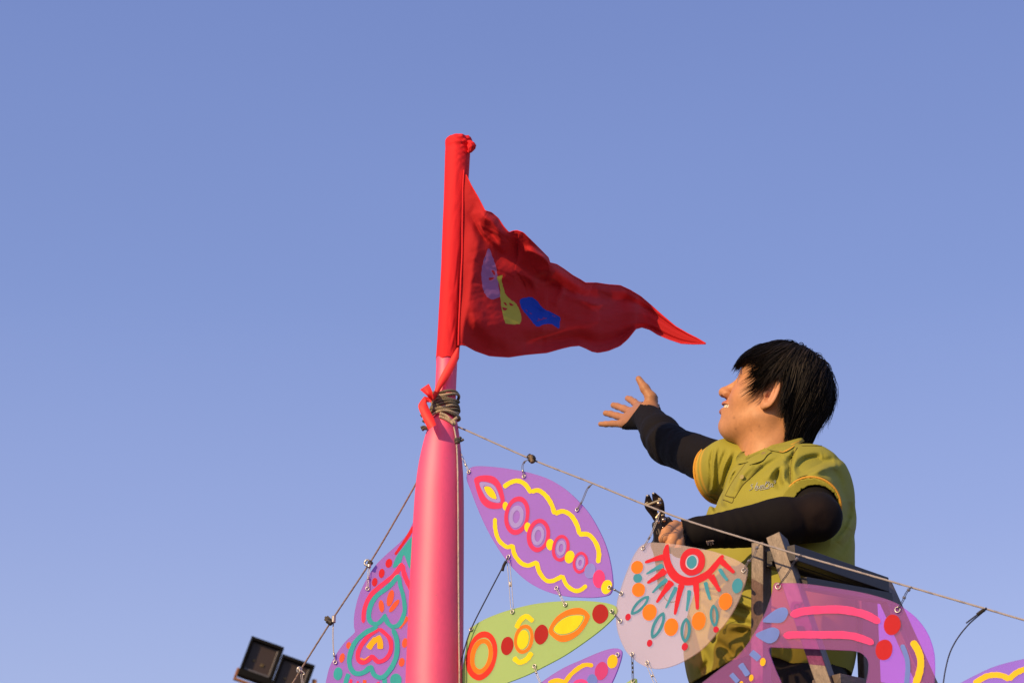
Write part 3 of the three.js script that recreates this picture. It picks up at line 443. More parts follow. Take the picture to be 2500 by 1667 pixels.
{ // left wing
  const s = sheet('painted_wing_panel', 'purple wing panel with teal hearts partly hidden behind the left of the pole', PL, LN, R4, [[1470, 300], [1395, 372], [1350, 460], [1290, 530], [1200, 610], [1110, 700], [1040, 810], [985, 930], [955, 1060], [952, 1150], [956, 1195], [890, 1260], [830, 1340], [780, 1430], [755, 1510], [745, 1600], [790, 1760], [900, 1850], [1300, 1850], [1450, 1700], [1530, 1200], [1520, 400]], acrylic(C(.62, .33, .84), .54));
  const TE = '#36b6bc', PK = '#f43a6e', OR = '#f0653f';
  s.stroke([[1400, 405], [1340, 500], [1255, 620]], 28, RED, 18).fill('painted_stroke', spline([[1240, 715], [1265, 635], [1320, 560], [1380, 488], [1410, 520], [1410, 720], [1362, 716], [1322, 622], [1296, 682]], 5, true), TE).dot(1210, 682, 24, 34, RED, 15).dot(1157, 757, 21, 35, RED, 10).dot(1105, 822, 20, 32, RED, 8)
    .stroke([[1312, 680], [1250, 770], [1150, 850], [1072, 925], [1030, 1020], [1020, 1125]], 36, PK, 30).stroke([[1308, 690], [1330, 780], [1380, 880]], 36, PK).stroke([[1352, 1080], [1290, 1165]], 34, OR, 16)
    .stroke([[1285, 765], [1215, 850], [1115, 930], [1068, 1020], [1068, 1105], [1118, 1132], [1168, 1092], [1186, 1055]], 34, TE).stroke([[1184, 1070], [1202, 1125], [1245, 1152], [1295, 1125], [1327, 1035], [1318, 930], [1296, 850], [1285, 770]], 34, TE, 30, false, 2)
    .dot(1221, 940, 24, 62, OR, 14).dot(1155, 1000, 20, 46, OR, -6).dot(1250, 998, 18, 58, OR, 38)
    .stroke([[1130, 1152], [1040, 1195], [965, 1262], [922, 1360], [922, 1445], [962, 1497], [1030, 1488], [1076, 1440]], 36, TE, 36, false, 2).stroke([[1075, 1435], [1100, 1505], [1160, 1528], [1220, 1470], [1266, 1370], [1270, 1255], [1238, 1165]], 36, TE, 36, false, 3)
    .stroke([[1140, 1165], [1060, 1222], [995, 1310], [980, 1385], [1018, 1418], [1068, 1390], [1086, 1358]], 32, PK).stroke([[1084, 1362], [1130, 1410], [1190, 1388], [1226, 1320], [1214, 1238], [1138, 1165]], 32, PK, 32, false, 2).stroke([[1000, 1385], [1030, 1395], [1066, 1370]], 14, '#ff9a3c', 8, false, 3)
    .stroke([[1058, 1315], [1085, 1275], [1118, 1240]], 44, '#ffc21e').stroke([[1122, 1222], [1145, 1265], [1146, 1318]], 44, '#ffc21e', 44, false, 2)
    .dot(912, 1290, 18, 26, OR, 10).dot(863, 1383, 19, 36, OR, 14).dot(1328, 1272, 20, 36, OR, 10).dot(1305, 1415, 22, 33, OR, 10).dot(833, 1500, 33, 48, TE, 8).dot(1262, 1548, 42, 50, TE, 8)
    .stroke([[912, 1500], [895, 1545], [884, 1600]], 34, TE).stroke([[1176, 1525], [1182, 1600]], 34, TE).stroke([[932, 1540], [920, 1600]], 20, PK).stroke([[1032, 1545], [1026, 1600]], 26, OR).stroke([[1130, 1560], [1138, 1600]], 20, PK).stroke([[978, 1555], [985, 1600]], 16, PK)
    .eyelet(1052, 870).eyelet(812, 1415);
}
{ // lilac round panel with an eye
  const s = sheet('painted_round_panel', 'see-through lilac round panel with a red lashed eye, hung in front of the worker', PA, RN, R5, [[345, 212], [400, 186], [470, 180], [600, 188], [760, 210], [950, 245], [1100, 280], [1250, 335], [1350, 388], [1392, 428], [1394, 480], [1360, 620], [1290, 790], [1190, 960], [1080, 1090], [960, 1222], [820, 1320], [680, 1390], [540, 1425], [420, 1415], [310, 1360], [210, 1270], [150, 1160], [110, 1040], [97, 900], [110, 760], [150, 620], [200, 480], [260, 335], [310, 250]], acrylic(C(1, .87, .83), .81));
  const BL = '#3f9ab4';
  s.fill('painted_eye_lid', spline([[565, 270], [588, 210], [618, 200], [626, 260], [640, 360], [680, 440], [740, 500], [830, 525], [920, 500], [1000, 455], [1060, 390], [1140, 305], [1166, 325], [1110, 420], [1060, 480], [1000, 540], [900, 590], [800, 605], [700, 580], [630, 520], [590, 440], [565, 350]], 5, true), RED);
  for (const [p, a, b] of [[[[575, 322], [480, 345], [385, 378]], 60, 24], [[[592, 455], [510, 515], [408, 582]], 70, 26], [[[655, 565], [580, 660], [500, 775]], 72, 24], [[[752, 590], [715, 735], [682, 895]], 66, 26], [[[888, 572], [900, 700], [906, 845]], 66, 30], [[[1035, 505], [1080, 580], [1128, 665]], 72, 30], [[[1130, 352], [1200, 415], [1272, 480]], 66, 30]]) s.stroke(p, a, RED, b, false, 2);
  s.ring(857, 372, 122, 138, 62, 74, '#d81f36', 14, 3).ring(851, 376, 62, 73, 50, 64, '#d8c6dc', 10, 3).dot(851, 373, 49, 64, BL, 10, 3, 'painted_iris');
  for (const [p, a, b] of [[[[565, 405], [480, 445], [398, 492]], 50, 16], [[[605, 540], [530, 605], [458, 678]], 48, 16], [[[698, 620], [645, 720], [590, 830]], 44, 16], [[[826, 650], [815, 750], [798, 860]], 42, 20], [[[985, 570], [1005, 660], [1032, 748]], 42, 26], [[[1125, 438], [1160, 500], [1204, 555]], 42, 26]]) s.stroke(p, a, BL, b);
  for (const [x, y, a, b] of [[309, 425, 60, 65], [322, 648, 65, 70], [432, 870, 71, 83], [645, 1015, 70, 88], [918, 955, 68, 90], [1183, 762, 67, 84]]) s.dot(x, y, a, b, ORA, 10);
  s.dot(313, 533, 43, 45, BL).dot(1300, 607, 51, 75, BL, 12);
  const loop = (a, b, w) => { const dx = b[0] - a[0], dy = b[1] - a[1], l = Math.hypot(dx, dy), nx = -dy / l, ny = dx / l, leaf = (k) => Array.from({ length: 30 }, (_, i) => { const t = i / 30 * 2 * Math.PI, q = (1 - Math.cos(t)) / 2, e = .5 + (q - .5) * (k < 1 ? .72 : 1), h = Math.sin(t) * (Math.abs(Math.sin(t)) ** .35) * w / 2 * k * (k < 1 ? .86 : 1); return [a[0] + dx * e + nx * h, a[1] + dy * e + ny * h]; }); s.fill('painted_loop', leaf(1), '#3a90a8', leaf(.5)); };
  loop([248, 892], [424, 708], 92); loop([455, 1130], [572, 868], 104); loop([780, 1170], [796, 924], 104); loop([1076, 1014], [1064, 792], 88);
  for (const [x, y, a, b] of [[218, 917, 27, 35], [432, 1175, 27, 36], [780, 1210, 30, 38], [1090, 1040, 27, 31]]) s.dot(x, y, a, b, CRIM, 15);
  s.eyelet(365, 236).eyelet(1362, 456).eyelet(150, 684).eyelet(140, 958).eyelet(258, 1285).eyelet(406, 1368);
}
{ // magenta arch
  const s = sheet('painted_arch_panel', 'see-through magenta arch panel with pink bars and red dots in front of the ladder', PA, RN, R6, [[364, 440], [430, 436], [600, 441], [850, 475], [1100, 520], [1300, 580], [1400, 638], [1500, 720], [1580, 830], [1625, 950], [1640, 1060], [1635, 1232], [1600, 1400], [1400, 1480], [1100, 1420], [1088, 1330], [1096, 1232], [1114, 1125], [1108, 1050], [1068, 1000], [1000, 975], [850, 967], [700, 960], [400, 948], [318, 955], [340, 1050], [380, 1150], [422, 1255], [430, 1400], [200, 1480], [-200, 1450], [-330, 1330], [-215, 1232], [-93, 1136], [60, 1024], [150, 920], [220, 805], [290, 670], [340, 530]], acrylic(C(.95, .49, .97), .88));
  const BL = '#6f8be0', PK = '#f04a8e';
  s.stroke([[492, 692], [600, 660], [750, 648], [900, 648], [1050, 675], [1150, 715], [1208, 752]], 62, PK, 62).stroke([[435, 855], [550, 847], [750, 848], [950, 852], [1080, 885], [1158, 918]], 58, PK, 58)
    .fill('painted_drop', spline([[270, 740], [330, 678], [400, 635], [452, 632], [474, 665], [460, 712], [420, 750], [340, 752]], 5, true), BL).fill('painted_drop', spline([[214, 848], [290, 806], [350, 789], [396, 805], [404, 840], [380, 892], [330, 916], [280, 900]], 5, true), BL)
    .dot(1305, 768, 67, 83, '#c81f2a', 10).dot(1240, 968, 68, 83, '#c81f2a', 10).stroke([[1382, 925], [1418, 1020], [1430, 1110], [1418, 1250]], 38, BL).stroke([[1462, 897], [1510, 970], [1532, 1050], [1525, 1140], [1488, 1250]], 56, '#ffd024')
    .stroke([[178, 985], [245, 1042]], 52, BL).dot(272, 1065, 22, 33, '#ffc020', 10).stroke([[92, 1080], [155, 1172]], 46, BL).dot(180, 1192, 17, 28, '#ffc020', 10).stroke([[18, 1160], [75, 1225]], 42, BL).dot(100, 1240, 15, 24, '#ffc020', 10)
    .eyelet(393, 463, .0048).eyelet(1348, 648, .0048);
}
{ // corner
  const s = sheet('painted_leaf_panel', 'purple leaf panel with yellow scallop in the bottom right corner', PA, RN, R6, [[1800, 1270], [1860, 1228], [1950, 1180], [2100, 1110], [2250, 1065], [2400, 1035], [2560, 1022], [2720, 1080], [2700, 1300], [2500, 1420], [2100, 1430], [1850, 1380]], acrylic(C(.62, .38, .95), .66));
  s.stroke([[1955, 1240], [2050, 1182], [2130, 1168], [2200, 1180], [2240, 1210]], 46, '#ffcf2c').stroke([[2235, 1207], [2285, 1160], [2360, 1125], [2470, 1108]], 46, '#ffcf2c', 46, false, 2);
}
{ // top of another lime sheet
  const s = sheet('painted_leaf_panel', 'tip of a lime green panel at the bottom edge below the lilac round panel', PA, RN, R5, [[170, 1600], [225, 1552], [268, 1528], [296, 1530], [300, 1570], [330, 1680], [280, 1760], [150, 1720]], acrylic(C(.60, .79, .32), .50)); s.eyelet(265, 1550);
}
// ------------------------------------------------------------------ wire ties
const tieGroup = 'crimped wire ties of the painted sheets';
function tie(label, pts, at = [.5], opt = {}) { // two thin wires through a crimped ferrule
  const map = opt.left ? LW : RW, off = opt.off ?? .004, t = base('wire_tie', label, 'wire tie', map(...pts[0], off), tieGroup), P = curve(pts.map(([x, y]) => map(x, y, off)), 24), r = opt.r ?? .0007, gap = opt.gap ?? .0016;
  const side = (k) => P.map((p, i) => p.clone().addScaledVector(opt.left ? LD : RD, k * gap * (i < 2 || i > 22 ? .2 : 1)).addScaledVector(V(0, 1, 0), 0));
  add('wire_loop', mergeGeometries([tube(side(1), r, 5), tube(side(-1), r, 5)]), opt.mat ?? M.wire, t);
  for (const a of at) { const i = Math.round(a * 22), q = [P[i], P[i].clone().lerp(P[i + 1], .5), P[i + 1], P[Math.min(24, i + 2)]]; add('crimp_sleeve', tube(q, opt.fr ?? .0021, 8), opt.dark ? M.clamp : M.steel, t); }
  return t;
}
const w3 = (p) => R3(p), w5 = (p) => R5(p), w6 = (p) => R6(p), w4 = (p) => R4(p);
tie('short wire tie from the pole cord to the left tip of the big purple leaf', w3([[40, 20], [75, 95], [118, 190]]), [.75]);
tie('hooked wire tie under the black knot on the rope, over the big purple leaf', w3([[520, 112], [488, 122], [470, 150], [478, 220]]), [.3, .75]);
tie('wire tie on the right shoulder of the big purple leaf', w3([[928, 268], [895, 300], [860, 380], [826, 438]]), [.15, .75]);
tie('long looped wire tie hanging between the big purple leaf and lime leaf', w3([[375, 748], [390, 930], [403, 1103]]), [.5], { gap: .003 });
tie('small wire tie between the bottom of the purple leaf and top of the lime leaf', w3([[692, 950], [718, 1005], [746, 1058]]), [.4]);
tie('small wire tie joining the right tip of the big purple leaf to the lilac panel', w3([[1038, 944], [1078, 965], [1117, 987]]), [.4], { mat: M.wireDark });
tie('small wire tie joining the right tip of the lime leaf to the lilac panel', w3([[1052, 1100], [1080, 1135], [1106, 1166]]), [.4], { mat: M.wireDark });
tie('wire tie hanging from the underside of the lime leaf', w3([[547, 1460], [566, 1520], [592, 1580]]), [.3]);
tie('twisted wire tie under the lower left rim of the lilac round panel', w5([[258, 1285], [262, 1400], [266, 1550]]), [.3, .5, .7], { mat: M.wireDark, dark: 1, fr: .0018 });
tie('wire tie under the lilac round panel, right of the twisted one', w5([[406, 1368], [450, 1480], [496, 1590]]), [.6], { gap: .003 });
tie('wire tie in front of the pliers holding the lilac panel to the rope', [[1612, 1249], ...w5([[500, -30], [440, 110], [366, 234]])], [.05, .72]);
tie('wire tie beside the left ladder leg holding the right of the lilac panel', w5([[1525, 190], [1490, 240], [1465, 310], [1408, 372], [1362, 455]]), [.15, .7], { fr: .003 });
tie('wire tie over the ladder holding the left corner of the magenta arch', w6([[578, 205], [525, 265], [470, 360], [395, 460]]), [.15], { fr: .003, mat: M.wireDark });
tie('wire tie against the sky holding the right of the magenta arch', w6([[1460, 465], [1420, 510], [1388, 580], [1350, 645]]), [.15, .5], { fr: .0032, mat: M.wireDark });
tie('wire tie with a small ring holding the upper part of the left wing panel', w4([[1068, 690], [1058, 780], [1052, 868]]), [.1, .6], { left: 1 });
tie('long wire tie holding the lower part of the left wing panel', w4([[800, 1085], [796, 1200], [800, 1330], [812, 1413]]), [.05, .85], { left: 1, gap: .0006 });
tie('knotted wire tie on the left rope in front of the floodlights', w4([[548, 1470], [562, 1510], [570, 1590]]), [.2], { left: 1 });
{ // long dark stay wire and the loose curved wire
  const P = w3([[376, 748], [350, 795], [250, 985], [135, 1215], [95, 1330], [64, 1450], [40, 1600]]).map(([x, y]) => RW(x, y, .008)), t = base('stay_wire', 'long dark wire slanting from the purple leaf down to the pole', 'wire', P[0]);
  add('wire', tube(curve(P, 40), .0013, 6), M.wireDark, t); add('crimp_sleeve', tube(curve(w3([[362, 775], [345, 808], [338, 838]]).map(([x, y]) => RW(x, y, .009)), 6), .003, 8), M.clamp, t);
  const Q = w6([[2060, 640], [2000, 690], [1920, 760], [1830, 870], [1770, 980], [1735, 1100], [1712, 1240], [1700, 1400]]).map(([x, y]) => RW(x, y, .006)), u = base('loose_wire', 'loose curved wire hanging from the rope near the right edge', 'wire', Q[0]);
  add('wire', tube(curve(Q, 40), .0012, 6), M.wireDark, u); add('wire_tail', tube(curve(w6([[2058, 632], [1980, 690], [1895, 755]]).map(([x, y]) => RW(x, y, .009)), 12), .0013, 6), M.wireDark, u); add('crimp_sleeve', tube(curve(w6([[2040, 648], [2010, 668], [1985, 688]]).map(([x, y]) => RW(x, y, .01)), 6), .0034, 8), M.clamp, u);
}
// clamps on the ropes
function knot(label, c, bits, map, group, mats) {
  const t = base('cable_clamp', label, 'clamp', map(...c, .004), group);
  bits.forEach(([kind, p, r], i) => { const P = p.map(([x, y]) => map(x, y, .006 + .002 * (i % 3))); add(kind, kind === 'clamp_ring' ? tube(P.length > 3 ? curve([...P, P[0]], 24) : P, r, 8) : tube(curve(P, 10), r, 8), mats[i % mats.length], t); });
}
knot('black clamp knot on the rope above the big purple leaf', [1300, 1121], [['clamp_bolt', w3([[508, 90], [545, 122]]), .005], ['clamp_bolt', w3([[512, 118], [548, 96]]), .0052], ['clamp_bolt', w3([[525, 85], [535, 132]]), .0045], ['cable_end', w3([[520, 85], [512, 82]]), .003]], RW, 'cable clamps on the ropes', [M.clamp, M.clamp, std(C(.16, .10, .05), .6)]);
knot('black clamp on the pale cord beside the pole neck', [1118, 1073], [['clamp_bolt', R7([[495, 1095], [555, 1110]]), .0052], ['clamp_bolt', R7([[510, 1075], [520, 1130]]), .005], ['cable_end', R7([[540, 1085], [562, 1062]]), .0028], ['cable_end', R7([[555, 1105], [590, 1086]]), .0028], ['cable_end', R7([[525, 1120], [548, 1085]]), .003]], (x, y, o) => H(x, y, DP - .06), 'cable clamps on the ropes', [M.clamp, M.ropeDark]);
knot('round steel clamp with a pale ring on the left rope', [902, 1374], [['clamp_ring', w4([[1030, 675], [1045, 658], [1062, 662], [1064, 685], [1050, 698], [1034, 692]]), .0022], ['clamp_bolt', w4([[1062, 672], [1082, 690]]), .005], ['clamp_bolt', w4([[1066, 690], [1064, 712]]), .004]], LW, 'cable clamps on the ropes', [M.steel, M.clamp]);
knot('dark clamp with bristling cable ends on the left rope', [806, 1512], [['clamp_bolt', w4([[755, 1105], [788, 1128]]), .0058], ['cable_end', w4([[765, 1105], [738, 1080]]), .0024], ['cable_end', w4([[758, 1112], [735, 1096]]), .0024], ['cable_end', w4([[778, 1100], [752, 1076]]), .0024], ['clamp_bolt', w4([[803, 1072], [800, 1122]]), .0042]], LW, 'cable clamps on the ropes', [M.clamp, M.ropeDark, M.ropeDark, M.ropeDark, M.wire]);
knot('tangled wire loop on the left rope in front of the floodlights', [728, 1634], [['clamp_ring', w4([[530, 1470], [540, 1452], [556, 1455], [562, 1475], [550, 1492], [535, 1488]]), .0018], ['clamp_bolt', w4([[545, 1460], [556, 1485]]), .003], ['cable_end', w4([[562, 1478], [585, 1498], [572, 1512]]), .001]], LW, 'cable clamps on the ropes', [M.steel, M.wire]);
// ------------------------------------------------------------------ floodlights on a far mast
{
  const DF = 16, corner = (x, y) => H(...R4([[x, y]])[0], DF), grp = 'black floodlights on the far mast';
  const a = corner(205, 1268), b = corner(445, 1345), ex = b.clone().sub(a), w = ex.length(); ex.normalize();
  const down = corner(92, 1502).sub(a).normalize(); down.addScaledVector(ex, -down.dot(ex)).normalize();
  const black = phys(C(.006, .006, .006), .7, { specularIntensity: .3 }), rim = std(C(.10, .095, .10), .4), lens = phys(C(.055, .040, .034), .35, { specularIntensity: .5 }), rust = std(C(.30, .13, .06), .75);
  const build = (label, c, yaw) => {
    const t = base('floodlight', label, 'floodlight', c, grp), y = down.clone().negate(), z = ex.clone().cross(y), m = new THREE.Matrix4().makeBasis(ex, y, z).multiply(new THREE.Matrix4().makeRotationY(yaw)), hgt = w * 1.18;
    const put = (n, g, mat) => { g.applyMatrix4(m); g.translate(c.x, c.y, c.z); add(n, g, mat, t); };
    const bx2 = (W, Hh, D, x, yy, zz, r = .004) => { const g = box(W, Hh, D, r); g.translate(x, yy, zz); return g; };
    put('housing', mergeGeometries([bx2(w, hgt, .07, 0, 0, -.075), ...Array.from({ length: 9 }, (_, i) => bx2(.008, hgt * .9, .05, (i - 4) * w / 10, 0, -.13))]), black);
    put('hood', mergeGeometries([bx2(w, .024, .06, 0, hgt / 2 - .012, -.012), bx2(w, .05, .06, 0, -hgt / 2 + .025, -.012), bx2(.02, hgt - .08, .06, -w / 2 + .01, .012, -.012), bx2(.024, hgt - .08, .06, w / 2 - .012, .012, -.012)]), black);
    put('lens', bx2(w - .05, hgt - .08, .01, 0, .012, -.034, .002), lens);
    put('rim', mergeGeometries([bx2(w - .06, .016, .02, 0, -hgt / 2 + .062, -.02), bx2(.014, hgt - .1, .02, w / 2 - .034, .012, -.02)]), rim);
    put('lamp_chip', mergeGeometries([bx2(.02, .02, .012, -w * .2, -.01, -.028), bx2(.028, .024, .012, w * .08, -.025, -.028)]), std(C(.10, .07, .02), .5));
    put('bracket', mergeGeometries([bx2(.02, .07, .04, -w / 2 - .011, -hgt / 2 + .02, -.05), bx2(.02, .07, .04, w / 2 + .011, -hgt / 2 + .02, -.05), bx2(w + .04, .02, .04, 0, -hgt / 2 - .03, -.05)]), rust);
    return c;
  };
  const c1 = build('larger-looking black floodlight, upper left of the two at bottom left', corner(262, 1405), .16), c2 = build('black floodlight behind the knotted rope, lower right of the two', corner(492, 1520).add(V(0, -.02, 0)), .16);
  const mid = c1.clone().lerp(c2, .5), t = base('light_mast', 'rusty orange bracket of the mast under the floodlights at the bottom edge', 'mast', V(mid.x, 0, mid.z - .2));
  add('crossbar', beam(c1.clone().add(V(-.15, -.16, -.18)), c2.clone().add(V(.22, -.20, -.18)), .05, .05, V(0, 1, 0), .004), rust, t);
  add('mast_pole', new THREE.CylinderGeometry(.06, .08, mid.y - .22, 20).translate(mid.x, (mid.y - .22) / 2, mid.z - .2), std(C(.22, .2, .18), .6, { metalness: .4 }), t);
  add('bracket_arm', beam(corner(640, 1600).add(V(0, -.1, -.05)), corner(655, 1532).add(V(0, 0, -.05)), .035, .03, V(1, 0, 0), .004), std(C(.42, .17, .06), .7), t);
}
// ------------------------------------------------------------------ ladder
const LAD = H(1895, 1330, 3.900);
{
  const n = 256, dd = new Uint8Array(n * n * 4); for (let j = 0; j < n; j++) for (let i = 0; i < n; i++) { const x = i / n, y = j / n, g = .66 + .16 * (per(x, y, 8, 21) - .5) + .12 * (per(x, y, 32, 22) - .5) + .12 * (per(x, y, 128, 23) - .5), sc = per(x, y, 64, 24) > .9 ? .10 : 0; dd.set([255 * clamp(g + sc, 0, 1), 255 * clamp(g * .985 + sc, 0, 1), 255 * clamp(g * .96 + sc, 0, 1), 255], (j * n + i) * 4); }
  const ladderTex = new THREE.DataTexture(dd, n, n); ladderTex.wrapS = ladderTex.wrapT = THREE.RepeatWrapping; ladderTex.magFilter = THREE.LinearFilter; ladderTex.colorSpace = THREE.SRGBColorSpace; ladderTex.repeat.set(6, 2.2); ladderTex.needsUpdate = true;
  const alu = std(C(.36, .295, .255), .55, { metalness: .3, bumpMap: rep(grainTex, 9, 3), bumpScale: .0008, map: ladderTex }), dark = std(C(.06, .055, .055), .55, { metalness: .3, bumpMap: rep(grainTex, 8, 3), bumpScale: .0006 });
  const t = base('step_ladder', 'worn grey-brown metal step ladder with dark platform in front of the worker', 'ladder', V(LAD.x, 0, LAD.z));
  const ground = (a, b) => { const k = a.y / (a.y - b.y); return a.clone().lerp(b, k); };
  const A1 = H(1860, 1330, 3.910), B1 = H(1859, 1667, 3.920), A2 = H(1897, 1314, 3.895), B2 = H(2018, 1667, 3.830);
  const A3 = H(2114, 1420, 4.170), B3 = H(2124, 1667, 4.170), A4 = H(2150, 1416, 4.125), B4 = H(2256, 1650, 4.040);
  const ux = A4.clone().sub(A2).setY(0).normalize(), vx = V(-ux.z, 0, ux.x); if (vx.z < 0) vx.negate();
  for (const [a, b, w, h, sx, sz] of [[A1, B1, .0245, .042, .88, .47], [A2, B2, .0285, .042, .88, .47], [A3, B3, .054, .016, .72, -.70], [A4, B4, .054, .016, .72, -.70]]) { const l = add('leg', beam(a, ground(a, b), w, h, V(sx, 0, sz).normalize()), alu, t); const f = ground(a, b); f.y = .012; add('foot', box(.05, .024, .06).translate(f.x, f.y, f.z), dark, l.parent); }
  // platform: side rails and plank
  const E = (x, y, d) => H(x, y, d);
  const rail = (a, b, h) => { const g = beam(a, b, h, .018, V(0, 1, 0)); return g; };
  const p0 = E(1932, 1350, 3.855), p1 = E(2161, 1404, 4.090); p1.y = p0.y + .003;
  add('platform_rail', rail(p0, p1, .030), dark, t); add('platform_rail', rail(p0.clone().addScaledVector(vx, -.055), p1.clone().addScaledVector(vx, -.055), .030), dark, t);
  add('end_bar', rail(p1.clone().addScaledVector(vx, -.055), p1, .032), dark, t);
  for (let k = 0; k < 2; k++) add('platform_slat', beam(p0.clone().addScaledVector(vx, -.015 - .027 * k).add(V(0, -.002, 0)), p1.clone().addScaledVector(vx, -.015 - .027 * k).add(V(0, -.002, 0)), .024, .010, vx.clone()), dark, t);
  // lower shelf rail under the platform, then steps down both sides
  const q0 = E(1962, 1424, 3.870), q1 = E(2172, 1462, 4.100); add('brace', rail(q0, q1, .022), dark, t);
  for (let k = 1; k < 9; k++) { const y = A2.y - .29 * k, at = (a, b) => a.clone().lerp(b, (a.y - y) / (a.y - b.y)); if (y < .15) break; add('step', beam(at(A2, B2), at(A4, B4), .07, .022, vx.clone()), alu, t); add('step', beam(at(A1, B1), at(A3, B3), .05, .022, vx.clone()), alu, t); }
}
// ------------------------------------------------------------------ the worker
const MAN = base('person', 'worker in an olive polo shirt and black arm sleeves, reaching up towards the flag', 'person', H(1885, 1600, 4.350).setY(1.72));
const J = {
  neck: H(1900, 1092, 4.400), chest: H(1905, 1225, 4.350), belly: H(1898, 1400, 4.265), hip: H(1876, 1570, 4.225),
  shL: H(1982, 1175, 4.280), elL: H(1996, 1264, 4.060), wrL: H(1706, 1302, 4.030), shR: H(1784, 1146, 4.480), elR: H(1632, 1086, 4.730), wrR: H(1577, 1012, 4.950),
};
const BF = V(-.72, 0, .69).normalize(), BL_ = V(BF.z, 0, -BF.x).negate();           // body: forwards and its left
if (BL_.x < 0) BL_.negate();
